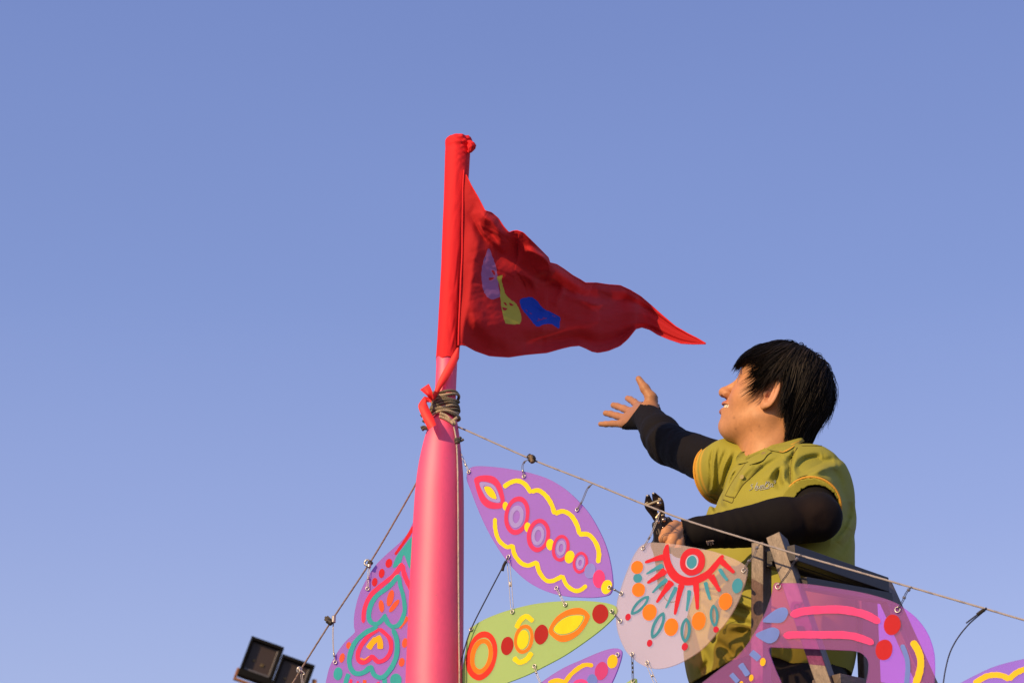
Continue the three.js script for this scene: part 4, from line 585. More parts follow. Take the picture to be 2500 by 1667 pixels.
// head axes: turned a little away from the camera and tilted up
const yaw = 20 * Math.PI / 180, tilt = 26 * Math.PI / 180, hh = V(-Math.cos(yaw), 0, -Math.sin(yaw)), hf = hh.clone().multiplyScalar(Math.cos(tilt)).add(V(0, Math.sin(tilt), 0)), hu = V(0, Math.cos(tilt), 0).addScaledVector(hh, -Math.sin(tilt)), hl = hu.clone().cross(hf);
const HS = 1.0, HO = H(1866, 966, 4.330).addScaledVector(hl, -.072 * HS);
const toHead = (x, y, z) => { const a = x - HO.x, b = y - HO.y, c = z - HO.z; return [(a * hf.x + b * hf.y + c * hf.z) / HS, (a * hu.x + b * hu.y + c * hu.z) / HS, (a * hl.x + b * hl.y + c * hl.z) / HS]; };
const headAt = (x, y, z) => HO.clone().addScaledVector(hf, x * HS).addScaledVector(hu, y * HS).addScaledVector(hl, z * HS);
const HEAD = (() => {
  const skull = ell(-.010, .045, 0, .094, .086, .077), fore = ell(.031, .047, 0, .060, .062, .062), face = ell(.026, -.020, 0, .064, .078, .063), low = ell(.034, -.052, 0, .050, .050, .052);
  const chk = ell(.046, -.012, .037, .034, .028, .031), jaw = cap(.0, -.046, .047, .060, -.079, .014, .022, .021), chin = ell(.073, -.078, 0, .019, .017, .021), muz = ell(.074, -.041, 0, .030, .029, .033), brow = cap(.077, .046, .008, .066, .046, .042, .013, .011);
  const nose = cap(.088, .033, 0, .113, -.003, 0, .0075, .0110), tip = ell(.1145, -.0055, 0, .0115, .0105, .0125), ala = ell(.1035, -.0085, .0115, .0100, .0085, .0080), nost = ell(.1085, -.0155, .0070, .0055, .0040, .0040);
  const sock = ell(.094, .029, .036, .023, .012, .021), ball = ell(.0670, .0270, .0360, .0145, .0125, .0150), lid = ell(.0690, .0310, .0360, .0135, .0060, .0165), bag = ell(.0700, .0205, .0350, .0120, .0048, .0160);
  const ul = cap(.1042, -.0285, 0, .0800, -.0325, .0310, .0064, .0042), ll = cap(.1010, -.0500, 0, .0790, -.0420, .0305, .0074, .0042), slit = ell(.0940, -.0390, 0, .0240, .0068, .0360), ment = ell(.1045, -.0625, 0, .0120, .0065, .0230), phil = ell(.113, -.0205, 0, .006, .007, .004), corner = ell(.079, -.037, .036, .007, .006, .005), fold = cap(.098, -.016, .021, .080, -.036, .037, .0035, .003);
  const neckA = cap(-.024, -.02, 0, -.050, -.130, 0, .053, .054), neckB = cap(-.004, -.062, 0, -.040, -.130, 0, .040, .044), nape = cap(-.056, .0, 0, -.058, -.12, 0, .034, .040), gullet = ell(.006, -.108, 0, .013, .02, .013), scm = cap(-.022, -.035, .046, -.014, -.150, .018, .015, .012);
  // ear frame
  const ed = V(-.86, .02, .50).normalize(), eu = V(-.16, .98, .05).normalize(), eo = ed.clone().cross(eu).normalize(); if (eo.z < 0) eo.negate();
  const ec = V(-.016, .006, .079), er = (f) => (x, y, z) => { const a = x - ec.x, b = y - ec.y, c = z - ec.z; return f(a * ed.x + b * ed.y + c * ed.z, a * eu.x + b * eu.y + c * eu.z, a * eo.x + b * eo.y + c * eo.z); };
  const eA = ell(.003, .003, 0, .0185, .0330, .0062), eL = ell(-.007, -.026, .001, .0095, .0120, .0055), eB = ell(.0, .002, .0060, .0120, .0220, .0062), eC = ell(-.004, -.005, .004, .0075, .0095, .008), eT = ell(-.0130, -.004, .004, .0045, .0065, .005), anti = cap(.006, .012, .002, .004, -.014, .003, .0028, .0032);
  const ear = er((x, y, z) => { let d = smin(eA(x, y, z), eL(x, y, z), .008); d = smax(d, -eB(x, y, z), .004); d = smin(d, anti(x, y, z), .004); d = smax(d, -eC(x, y, z), .004); return smin(d, eT(x, y, z), .004); });
  return (x, y, z) => {
    const s = Math.abs(z);
    let d = smin(skull(x, y, z), fore(x, y, z), .03); d = smin(d, face(x, y, s), .03); d = smin(d, low(x, y, s), .02); d = smin(d, jaw(x, y, s), .022); d = smin(d, chk(x, y, s), .022); d = smin(d, muz(x, y, z), .022); d = smin(d, chin(x, y, z), .018); d = smin(d, brow(x, y, s), .014);
    if (x > .05) {
      d = smax(d, -sock(x, y, s), .012); d = smin(d, ball(x, y, s), .004); d = smin(d, lid(x, y, s), .004); d = smin(d, bag(x, y, s), .006);
      d = smin(d, nose(x, y, z), .012); d = smin(d, tip(x, y, z), .008); d = smin(d, ala(x, y, s), .005); d = smax(d, -nost(x, y, s), .003);
      d = smin(d, ul(x, y, s), .005); d = smin(d, ll(x, y, s), .006); d = smax(d, -slit(x, y, z), .003); d = smax(d, -ment(x, y, z), .012); d = smax(d, -phil(x, y, z), .006); d = smax(d, -corner(x, y, s), .006); d = smax(d, -fold(x, y, s), .010);
    }
    d = smin(d, neckA(x, y, z), .03); d = smin(d, neckB(x, y, z), .028); d = smin(d, nape(x, y, z), .03); d = smin(d, scm(x, y, s), .02); d = smin(d, gullet(x, y, z), .016);
    return Math.abs(x + .016) < .06 && Math.abs(y) < .06 && s > .05 ? smin(d, ear(x, y, s), .005) : d;
  };
})();
const headW = (x, y, z) => { const p = toHead(x, y, z); return HEAD(p[0], p[1], p[2]) * HS; };

// torso and limbs
const chestE = ellV(J.chest.clone().add(V(0, -.035, 0)), BL_, .158, .130, .108), bellyE = ellV(J.belly, BL_, .150, .22, .112), hipE = ellV(J.hip, BL_, .165, .150, .115), trap = capV(J.neck.clone().add(V(0, -.062, 0)), J.chest.clone().add(V(0, .01, 0)), .046, .085), clavL = capV(J.neck.clone().add(V(0, -.072, 0)), J.shL, .044, .056), clavR = capV(J.neck.clone().add(V(0, -.072, 0)), J.shR, .044, .054);
const torso = (x, y, z) => { let d = smin(chestE(x, y, z), bellyE(x, y, z), .09); d = smin(d, hipE(x, y, z), .09); d = smin(d, trap(x, y, z), .04); d = smin(d, clavL(x, y, z), .04); return smin(d, clavR(x, y, z), .04); };
const mid = (a, b, t) => a.clone().lerp(b, t);
const upL = capV(J.shL, J.elL, .047, .041), foL = capV(J.elL, mid(J.elL, J.wrL, .35), .043, .043), foL2 = capV(mid(J.elL, J.wrL, .3), J.wrL, .043, .0255), upR = capV(J.shR, J.elR, .052, .043), foR = capV(J.elR, mid(J.elR, J.wrR, .35), .043, .041), foR2 = capV(mid(J.elR, J.wrR, .3), J.wrR, .041, .0265);
const ruck = (x, y, z, e) => { const q = Math.hypot(x - e.x, y - e.y, z - e.z); return .0016 * smooth(.10, .02, q) * Math.sin(q * 260 + 3 * noise3(x * 25, y * 25, z * 25)) + .0018 * fbm(x * 30, y * 30, z * 30, 3); };
const armL = (x, y, z) => smin(smin(upL(x, y, z), foL(x, y, z), .02), foL2(x, y, z), .015), armR = (x, y, z) => smin(smin(upR(x, y, z), foR(x, y, z), .02), foR2(x, y, z), .015);

// right hand, open, seen from its palm
const r8 = (x, y, d) => H(...R8([[x, y]])[0], d);
const chain = (pts, r) => pts.slice(1).map((p, i) => capV(pts[i], p, r[i], r[i + 1]));
const handR = (() => {
  const w = J.wrR, F = [
    chain([r8(735, 560, 5.035), r8(655, 492, 5.075), r8(600, 455, 5.100), r8(560, 437, 5.120)], [.0105, .0088, .0082, .0074]),
    chain([r8(620, 640, 5.050), r8(500, 588, 5.095), r8(410, 555, 5.125), r8(350, 538, 5.140)], [.0105, .0090, .0084, .0076]),
    chain([r8(530, 730, 5.050), r8(400, 695, 5.090), r8(310, 668, 5.115), r8(235, 655, 5.130)], [.0102, .0088, .0082, .0074]),
    chain([r8(480, 810, 5.040), r8(330, 810, 5.075), r8(240, 815, 5.095), r8(160, 815, 5.105)], [.0098, .0080, .0073, .0064]),
  ];
  const T = chain([r8(905, 610, 4.950), r8(905, 430, 4.945), r8(812, 290, 4.950), r8(722, 150, 4.960)], [.0200, .0140, .0110, .0078]);
  const palm = [capV(w, r8(735, 560, 5.035), .022, .0125), capV(w, r8(620, 640, 5.050), .022, .0125), capV(w, r8(530, 730, 5.050), .023, .0125), capV(w, r8(500, 805, 5.040), .023, .0115), capV(r8(880, 640, 4.950), r8(720, 600, 5.020), .021, .012), capV(r8(760, 780, 4.970), r8(560, 800, 5.025), .018, .013)];
  return (x, y, z) => { let d = 1; for (const p of palm) d = smin(d, p(x, y, z), .012); let t = 1; for (const p of T) t = smin(t, p(x, y, z), .007); d = smin(d, t, .012); for (const f of F) { let q = 1; for (const p of f) q = smin(q, p(x, y, z), .004); d = smin(d, q, .006); } return d; };
})();
// left hand, closed round the handles of the pliers, seen from the back of the fingers
const rp = (x, y, d) => H(...RP([[x, y]])[0], d);
const handL = (() => {
  const K = [rp(725, 775, 4.012), rp(795, 885, 4.008), rp(852, 1012, 4.010), rp(902, 1132, 4.018)];
  const F = [
    chain([K[0], rp(560, 915, 3.975), rp(508, 1030, 3.968), rp(545, 1088, 4.005), rp(640, 1070, 4.045)], [.0120, .0108, .0100, .0090, .0080]),
    chain([K[1], rp(690, 1040, 3.966), rp(642, 1172, 3.962), rp(662, 1236, 4.005), rp(740, 1200, 4.045)], [.0120, .0106, .0100, .0090, .0082]),
    chain([K[2], rp(795, 1150, 3.968), rp(768, 1288, 3.963), rp(782, 1350, 4.005), rp(850, 1310, 4.045)], [.0116, .0102, .0097, .0088, .0080]),
    chain([K[3], rp(888, 1262, 3.978), rp(868, 1372, 3.974), rp(882, 1422, 4.010), rp(930, 1380, 4.045)], [.0105, .0092, .0086, .0078, .0072]),
  ];
  const T = chain([rp(900, 860, 4.060), rp(740, 780, 4.070), rp(640, 830, 4.070), rp(560, 920, 4.060)], [.0170, .0130, .0108, .0085]);
  const kn = K.slice(0, 3).map((p) => ell(p.x - .001, p.y + .002, p.z + .0085, .0072, .0066, .0060));
  const palm = K.map((k) => capV(J.wrL, k.clone().add(V(.004, 0, -.008)), .0240, .0115)).concat([capV(J.wrL, rp(880, 830, 4.060), .022, .016)]);
  return (x, y, z) => { let d = 1; for (const p of palm) d = smin(d, p(x, y, z), .008); let t = 1; for (const p of T) t = smin(t, p(x, y, z), .006); d = smin(d, t, .008); let a = 1; for (const f of F) { let q = 1; for (const p of f) q = smin(q, p(x, y, z), .0035); a = smin(a, q, .0018); } d = smin(d, a, .006); return d; };
})();
// legs down to the ladder step
const step = MAN.position.y, fL = V(J.hip.x + .10, step, J.hip.z + .12), fR = V(J.hip.x - .08, step, J.hip.z + .06), hL = J.hip.clone().addScaledVector(BL_, .085).add(V(0, -.02, 0)), hR = J.hip.clone().addScaledVector(BL_, -.085).add(V(0, -.02, 0)), kn = (h, f) => h.clone().lerp(f, .5).addScaledVector(BF, .05);
const legParts = [[hL, fL], [hR, fR]].flatMap(([h, f]) => [[h, kn(h, f), .085, .062], [kn(h, f), f.clone().add(V(0, .07, 0)), .060, .044]]);
const legF = legParts.map(([a, b, p, q]) => capV(a, b, p - .014, q - .012)), legs = (x, y, z) => { let d = 1; for (const p of legF) d = smin(d, p(x, y, z), .03); return d; };

// skin colours
const skinBase = [.53, .252, .112], lipC = [.44, .12, .10], earC = [.62, .27, .17];
const mixC = (a, b, t) => a.map((v, i) => lerp(v, b[i], t)), blobM = (p, c, r) => Math.exp(-((p[0] - c[0]) ** 2 + (p[1] - c[1]) ** 2 + (Math.abs(p[2]) - c[2]) ** 2) / (r * r));
const moles = [[1793, 1020, 3], [1797, 1047, 2.4], [1854, 1040, 2.2], [1860, 1062, 2.6], [1835, 1051, 1.8], [1811, 962, 1.8]];
const skinCol = (x, y, z) => {
  const p = toHead(x, y, z); let c = [...skinBase]; const n = 1 + .16 * fbm(x * 40, y * 40, z * 40, 3) + .09 * noise3(x * 300, y * 300, z * 300); c = c.map((v) => v * n);
  c = mixC(c, lipC, clamp(1.25 * Math.max(blobM(p, [.103, -.0285, .004], .009), blobM(p, [.093, -.0305, .017], .008), blobM(p, [.100, -.050, .004], .010), blobM(p, [.091, -.0455, .017], .009)), 0, .9));
  c = mixC(c, [.64, .27, .17], .4 * blobM(p, [.072, -.008, .048], .026) + .5 * blobM(p, [.112, -.012, 0], .014)); c = mixC(c, earC, .55 * blobM(p, [-.02, .006, .08], .03));
  c = mixC(c, [.14, .055, .035], .9 * blobM(p, [.080, .0275, .040], .0115)); c = mixC(c, [.12, .06, .04], .55 * Math.max(blobM(p, [.089, .0490, .016], .007), blobM(p, [.086, .0500, .026], .007), blobM(p, [.080, .0495, .036], .007)));
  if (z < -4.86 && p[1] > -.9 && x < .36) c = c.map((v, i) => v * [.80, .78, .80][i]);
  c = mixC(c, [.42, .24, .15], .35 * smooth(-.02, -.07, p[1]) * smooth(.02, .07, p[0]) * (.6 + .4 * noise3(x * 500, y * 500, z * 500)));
  if (p[2] > 0 && p[0] > -.02) { const q = proj([x, y, z]); for (const [a, b, r] of moles) c = mixC(c, [.10, .045, .03], .42 * Math.exp(-((q[0] - a) ** 2 + (q[1] - b) ** 2) / (r * r))); }
  return c;
};
const skinM = phys(C(1, 1, 1), .52, { vertexColors: true, sheen: .15, sheenRoughness: .4, sheenColor: C(1, .6, .4), specularIntensity: .7 });
{
  const bodyIn = (x, y, z) => { let d = smin(torso(x, y, z) + .020, armL(x, y, z) + .003, .02); d = smin(d, armR(x, y, z) + .003, .04); return smin(d, legs(x, y, z), .04); };
  const all = Object.values(J).concat([fL, fR]), lo = MIN(all, .22), hi = MAX(all, .22); hi[1] = J.neck.y + .02;
  const nk = HEAD, hc = headAt(0, 0, 0);
  const parts = [
    nets((x, y, z) => smin(bodyIn(x, y, z), headW(x, y, z), .03), [lo[0], step, lo[2]], [hi[0], J.neck.y - .05, hi[2]], .012, () => skinBase),
    nets((x, y, z) => smin(headW(x, y, z), torso(x, y, z) + .014, .02), [hc.x - .17, J.neck.y - .09, hc.z - .17], [hc.x + .19, hc.y + .16, hc.z + .15], .0027, skinCol),
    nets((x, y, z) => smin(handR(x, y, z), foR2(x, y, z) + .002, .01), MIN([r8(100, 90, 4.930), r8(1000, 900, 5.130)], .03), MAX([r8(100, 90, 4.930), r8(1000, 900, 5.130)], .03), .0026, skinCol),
    nets((x, y, z) => smin(handL(x, y, z), foL2(x, y, z) + .002, .01), MIN([rp(450, 640, 3.940), rp(1000, 1450, 4.100)], .02), MAX([rp(450, 640, 3.940), rp(1000, 1450, 4.100)], .02), .0022, skinCol),
  ];
  add('body', mergeGeometries(parts), skinM, MAN);
}
{ // eyes, brows, teeth
  const eye = std(C(.012, .008, .006), .15), white = std(C(.62, .55, .50), .3);
  for (const s of [1, -1]) {
    const e = new THREE.SphereGeometry(.0118, 24, 16), c = headAt(.0712, .0262, .0372 * s); e.translate(c.x, c.y, c.z); const em = add('eye', e, white, MAN);
    const i = new THREE.SphereGeometry(.0066, 20, 14), q = headAt(.0772, .0262, .0385 * s); i.translate(q.x, q.y, q.z); add('iris', i, eye, em);
    const r = rng(40 + s), g = []; for (let k = 0; k < 110; k++) { const t = r(), a = headAt(lerp(.0925, .0690, t * t), .0485 + .004 * Math.sin(t * 3) + .004 * (r() - .5), s * lerp(.012, .048, t)), b = a.clone().addScaledVector(hu, .003 * r()).addScaledVector(hl, s * .006).addScaledVector(hf, -.0035 * t); g.push(tube([a, a.clone().lerp(b, .5).addScaledVector(hf, .0006), b], [.0005, .0005, .0001], 3)); }
    g.push(tube(curve([headAt(.0845, .0280, s * .022), headAt(.0850, .0318, s * .030), headAt(.0810, .0320, s * .041), headAt(.0700, .0268, s * .0515)], 10), .0012, 4)); add('eyebrow', mergeGeometries(g), std(C(.02, .013, .010), .6), MAN);
  }
  const g = []; for (let k = -4; k <= 4; k++) { const a = k * .25, c = headAt(.0780 + .0195 * Math.cos(a * 1.3), -.0368 - .0006 * Math.abs(k % 2), .0262 * Math.sin(a * 1.2)), b = box(.0056, .0088, .0046, .0016); const m = new THREE.Matrix4().makeBasis(hl.clone().multiplyScalar(Math.cos(a)).addScaledVector(hf, -Math.sin(a)), hu, hf.clone().multiplyScalar(Math.cos(a)).addScaledVector(hl, Math.sin(a))); b.applyMatrix4(m); b.translate(c.x, c.y, c.z); g.push(b); }
  add('teeth', mergeGeometries(g), std(C(.66, .60, .48), .25), MAN);
}
{ // hair: a cap with thousands of strands combed from the crown
  const cen = [-.014, .048], shell = ell(-.008, .052, 0, .094, .090, .082);
  const onHead = (x, y, z) => Math.min(HEAD(x, y, z), shell(x, y, z) + .004);
  // allowed(p) > 0 inside the hair's outline on the head
  const outline = (x, y, z) => { // lower limit of the hair in y at this place round the head
    const s = Math.abs(z);
    if (x > .012) return lerp(.012, .072, smooth(.015, .034, x)) - .006 * smooth(.078, .092, x);          // temple up to the fringe
    if (x > -.002) return .012;         // sideburn
    if (x > -.034) return lerp(.046, .012, smooth(-.010, .0, x));       // over the ear
    return x > -.050 ? lerp(-.012, .046, smooth(-.048, -.036, x)) : lerp(-.080, -.012, smooth(-.088, -.050, x));                     // behind the ear to the nape
  };
  const capF = (x, y, z) => { const p = toHead(x, y, z); const h = Math.min(HEAD(...p), shell(...p)) - .0075 - .004 * noise3(p[0] * 30, p[1] * 30, p[2] * 30); return smax(h, (outline(...p) + .012 - p[1]) * .8, .012); };
  const c = headAt(-.02, .04, 0), hairM = phys(C(.0085, .0068, .006), .7, { specularIntensity: .3 }), shine = phys(C(.024, .017, .0125), .52, { specularIntensity: .5 });
  const under = nets(capF, [c.x - .16, c.y - .17, c.z - .15], [c.x + .16, c.y + .15, c.z + .15], .004);
  const r = rng(11), tubes = [[], []];
  const grow = (x, y, z, len, lift, rad, side, curl, k) => {
    const pts = [], n = 9; let p = [x, y, z], ok = 0;
    const drift = (r() - .5) * .8, sweep = .10 + .25 * r();
    for (let i = 0; i <= n; i++) {
      const h = 1e-3, gx = onHead(p[0] + h, p[1], p[2]) - onHead(p[0] - h, p[1], p[2]), gy = onHead(p[0], p[1] + h, p[2]) - onHead(p[0], p[1] - h, p[2]), gz = onHead(p[0], p[1], p[2] + h) - onHead(p[0], p[1], p[2] - h), gl = Math.hypot(gx, gy, gz) || 1, N = [gx / gl, gy / gl, gz / gl];
      const t = i / n, want = lift * (.65 + .5 * Math.sin(Math.PI * Math.min(1, t * 1.15))) + curl * t * t, d = onHead(...p); p = p.map((v, q) => v + N[q] * (want - d));
      if (i > 3 && p[1] < outline(...p) + (side ? .004 : 0) * r() - .006 + (p[0] > .03 ? .014 * (noise3(p[2] * 90, p[0] * 60, k) ) : .010 * noise3(p[2] * 60, p[0] * 60, 3))) { pts.push(headAt(...p)); ok = 1; break; }
      pts.push(headAt(...p));
      // combed away from the crown: down, forwards in front, straight down at the back
      const f = smooth(-.06, .05, p[0]), out = Math.sign(p[2] || 1); let D = [f * .85 + (1 - f) * (p[0] < -.075 ? -.05 : -.35) + sweep * (p[0] > 0 ? .35 : .1) + drift * .2, -.55 - .5 * (1 - f) - .6 * smooth(.10, .02, p[1]), out * .55 * smooth(.02, .12, p[1]) + drift * .35 + .5 * noise3(p[0] * 28, p[1] * 28 + 7, p[2] * 28) - (p[0] > .03 ? .25 : 0)];
      const dn = D[0] * N[0] + D[1] * N[1] + D[2] * N[2]; D = D.map((v, q) => v - N[q] * dn); const l = Math.hypot(...D) || 1; p = p.map((v, q) => v + D[q] / l * len / n);
    }
    if (pts.length < 4) return;
    const m = pts.length - 1; tubes[r() < .22 ? 1 : 0].push(tube(pts, pts.map((_, i) => rad * (i === 0 ? .5 : 1) * Math.pow(1 - i / m, .55) + .0001), 3, false, false));
  };
  for (let i = 0; i < 9000; i++) {
    // roots over the top, sides and back
    const a = r() * 2 * Math.PI, b = Math.acos(lerp(1, -.35, Math.pow(r(), .9))), x = cen[0] - .018 * 0 + .10 * Math.sin(b) * Math.cos(a), y = cen[1] + .09 * Math.cos(b), z = .082 * Math.sin(b) * Math.sin(a);
    if (x > .062 && y < .085 || y < outline(x, y, z) + .012) continue;
    grow(x, y, z, .05 + .10 * r(), .006 + .010 * r(), (r() < .15 ? .0009 : .00045) + .0005 * r(), z > 0, r() < .05 ? .005 * r() : 0, i);
  }
  for (let i = 0; i < 700; i++) { const z = (r() * 2 - 1) * .062; grow(.050 + .020 * r(), .100 - .02 * r() - Math.abs(z) * .25, z, .06 + .035 * r(), .004 + .006 * r(), (.0004 + .0006 * r()), 1, 0, i); } // fringe
  for (let i = 0; i < 520; i++) { const a = Math.PI + (r() - .5) * 2.2, b = .3 + r() * 1.1; grow(cen[0] + .10 * Math.sin(b) * Math.cos(a), cen[1] + .09 * Math.cos(b), .082 * Math.sin(b) * Math.sin(a), .05 + .05 * r(), .012 + .006 * r(), .0004 + .0004 * r(), 0, .020 * r() + .002, i); } // loose hairs at the back
  const hm = add('hair', mergeGeometries([mergeGeometries(tubes[0]), (() => { const g = under; return g; })()].map((g) => { const q = g.clone(); return q; })), hairM, MAN);
  add('hair_shine', mergeGeometries(tubes[1]), shine, hm).name = 'hair_strand';
}
// ------------------------------------------------------------------ polo shirt
const foldMap = (() => { // creases of the shirt, as heights over the photograph's columns and rows
  const x0 = 1660, y0 = 1040, W = 470, Hh = 660, a = new Float32Array(W * Hh);
  const line = (map, pts, w, h) => { const s = spline(map(pts), 5), bx = s.map((p) => p[0]), by = s.map((p) => p[1]), m = w * 4.2; for (let y = Math.max(0, Math.floor(Math.min(...by) - m - y0)); y < Math.min(Hh, Math.max(...by) + m - y0); y++) for (let x = Math.max(0, Math.floor(Math.min(...bx) - m - x0)); x < Math.min(W, Math.max(...bx) + m - x0); x++) { let q = 1e9, qt = 0; for (let i = 1; i < s.length; i++) { const [ax, ay] = s[i - 1], dx = s[i][0] - ax, dy = s[i][1] - ay, t = clamp(((x + x0 - ax) * dx + (y + y0 - ay) * dy) / (dx * dx + dy * dy || 1), 0, 1), d = (x + x0 - ax - dx * t) ** 2 + (y + y0 - ay - dy * t) ** 2; if (d < q) { q = d; qt = (i - 1 + t) / (s.length - 1); } } a[y * W + x] += 1.9 * h * Math.exp(-q / (w * w * 2.2)) * Math.sin(Math.PI * clamp(.08 + qt * .86, 0, 1)); } };
  const v = (pts, w = 5, h = -.0055, map = RS) => line(map, pts, w, h), k = (pts, w = 7, h = .006, map = RS) => line(map, pts, w, h);
  // far sleeve
  v([[195, 170], [172, 300], [178, 460], [160, 640]], 3.5); k([[225, 175], [200, 330], [195, 500], [185, 650]], 4); v([[255, 175], [222, 340], [215, 520], [205, 700]], 4); v([[340, 195], [285, 340], [255, 560], [240, 820]], 5, -.008); k([[380, 215], [310, 380], [270, 600], [230, 820]], 5); v([[430, 240], [340, 420], [285, 620], [215, 900]], 5, -.008);
  // chest
  v([[560, 350], [450, 450], [385, 580], [350, 680]], 6); k([[640, 330], [520, 450], [430, 640]], 6, .005); v([[1000, 265], [850, 335], [720, 425], [600, 560]], 7); k([[1010, 310], [880, 400], [760, 520]], 7, .005); v([[1010, 330], [930, 420], [918, 520], [965, 620]], 7, -.008); k([[1040, 340], [985, 430], [985, 560]], 6); v([[1070, 240], [1030, 360], [1030, 520]], 5); v([[1110, 190], [1068, 330], [1066, 500], [1075, 600]], 3, -.006);
  v([[250, 880], [190, 760], [215, 640]], 5); v([[330, 850], [260, 760], [300, 560]], 5);
  // near sleeve
  v([[1560, 310], [1400, 330], [1250, 390], [1140, 475]], 8, -.009); k([[1600, 350], [1420, 380], [1250, 460]], 7, .007); v([[1420, 250], [1230, 300], [1110, 420]], 7, -.007); v([[1500, 370], [1590, 470], [1650, 600]], 7, -.003); v([[1560, 540], [1630, 640], [1670, 760]], 8, -.003); v([[1480, 130], [1580, 190], [1660, 300]], 4, -.004);
  // back and waist
  v([[1730, 760], [1715, 900], [1640, 1080], [1480, 1170]], 8, -.006); k([[1735, 950], [1690, 1100], [1600, 1230]], 8, .005); v([[1730, 1050], [1690, 1200], [1600, 1350]], 8, -.005);
  v([[1330, 560], [1420, 590], [1480, 660]], 6, -.006, R5); v([[1220, 800], [1340, 830], [1480, 890]], 6, -.007, R5); k([[1230, 760], [1350, 790], [1490, 840]], 6, .006, R5); v([[1150, 920], [1300, 960], [1490, 1015]], 6, -.007, R5); k([[1200, 1010], [1330, 1010], [1480, 1050]], 7, .007, R5); v([[1300, 1050], [1400, 1050], [1490, 1090]], 7, -.009, R5); v([[930, 670], [1040, 700], [1180, 740]], 4, -.005, R5); v([[940, 760], [1000, 880], [960, 1050]], 7, -.006, R5); v([[1100, 1150], [1220, 1250], [1290, 1330]], 6, -.006, R5); v([[960, 1200], [1020, 1350], [940, 1480]], 7, -.006, R5);
  v([[1180, 1290], [1060, 1350], [980, 1450]], 8, -.006, R6);
  return (px, py) => { const x = px - x0, y = py - y0; if (x < 0 || y < 0 || x >= W - 1 || y >= Hh - 1) return 0; const X = x | 0, Y = y | 0, u = x - X, w = y - Y, i = Y * W + X; return lerp(lerp(a[i], a[i + 1], u), lerp(a[i + W], a[i + W + 1], u), w); };
})();
const hemLine = spline([[1640, 1700], [1702, 1660], [1745, 1636], [1786, 1615], [1840, 1600], [1898, 1606], [1950, 1630], [1994, 1658], [2045, 1680], [2100, 1690]], 6), hemY = (x) => { let i = 1; while (i < hemLine.length - 1 && hemLine[i][0] < x) i++; const t = clamp((x - hemLine[i - 1][0]) / (hemLine[i][0] - hemLine[i - 1][0]), 0, 1); return lerp(hemLine[i - 1][1], hemLine[i][1], t); };
const dirL = J.elL.clone().sub(J.shL).normalize(), dirR = J.elR.clone().sub(J.shR).normalize();
// where each sleeve ends, and how wide it hangs
const SL = { c: H(1993, 1241, 4.105), n: V(-.28, -.42, .86).normalize(), r: .073, i: J.shL }, SR = { c: H(1750, 1166, 4.555), n: V(-.80, .05, -.60).normalize(), r: .066, i: J.shR };
const shirtSolid = (() => {
  const slL = capV(J.shL.clone().add(V(0, -.004, 0)), SL.c.clone().addScaledVector(SL.n, .05), .057, .056), slR = capV(J.shR.clone(), SR.c.clone().addScaledVector(SR.n, .05), .062, .061), inL = capV(SL.c.clone().addScaledVector(SL.n, -.02), SL.c.clone().addScaledVector(SL.n, .16), .046, .050), inR = capV(SR.c.clone().addScaledVector(SR.n, .02), SR.c.clone().addScaledVector(SR.n, .16), .050, .055);
  const blous = ellV(J.belly.clone().add(V(0, .02, 0)), V(.55, 0, .83).normalize(), .165, .20, .116), tail = ellV(J.hip.clone().add(V(0, -.02, 0)), BL_, .168, .20, .122), back = capV(H(1985, 1165, 4.370), H(1990, 1330, 4.370), .054, .066);
  const hole = capV(J.neck.clone().add(V(.0, -.02, 0)), J.neck.clone().add(V(-.01, .12, 0)), .061, .075), veeA = H(1828, 1124, 4.265), vee = capV(H(1856, 1080, 4.280), veeA, .034, .004);
  SL.f = slL; SR.f = slR;
  return (x, y, z) => {
    let d = smin(torso(x, y, z) - .012, blous(x, y, z), .05); d = smin(d, tail(x, y, z), .06); d = smin(d, back(x, y, z), .06);
    const q = proj([x, y, z]), fm = clamp(foldMap(q[0], q[1]), -.012, .011); d -= fm + .0016 * fbm(x * 18, y * 14, z * 18, 3);
    const eL = (x - SL.c.x) * SL.n.x + (y - SL.c.y) * SL.n.y + (z - SL.c.z) * SL.n.z, eR = (x - SR.c.x) * SR.n.x + (y - SR.c.y) * SR.n.y + (z - SR.c.z) * SR.n.z; let L = Math.max(slL(x, y, z) - fm * smooth(.005, .03, -eL), eL), R = Math.max(slR(x, y, z) - .8 * fm * smooth(-.005, .02, -eR), eR);
    d = smin(d, L, .045); d = smin(d, R, .022);
    d = Math.max(d, -Math.max(inL(x, y, z), -.028 - eL)); d = Math.max(d, -Math.max(inR(x, y, z), -.016 - eR)); d = smax(d, -hole(x, y, z), .004); d = smax(d, -vee(x, y, z), .004);
    return Math.max(d, (q[1] - hemY(q[0])) * .0007);
  };
})();
const shirtC = [.300, .282, .028], stripeC = [.64, .36, .03];
const shirtM = std(C(1, 1, 1), .82, { vertexColors: true, bumpMap: rep(weaveTex, 28), bumpScale: .0006 });
const plain = (c) => std(C(...c), .82, { bumpMap: rep(weaveTex, 28), bumpScale: .0006 });
const orangeM = plain([.68, .34, .03]), oliveM = plain(shirtC), seamM = plain([.13, .105, .012]);
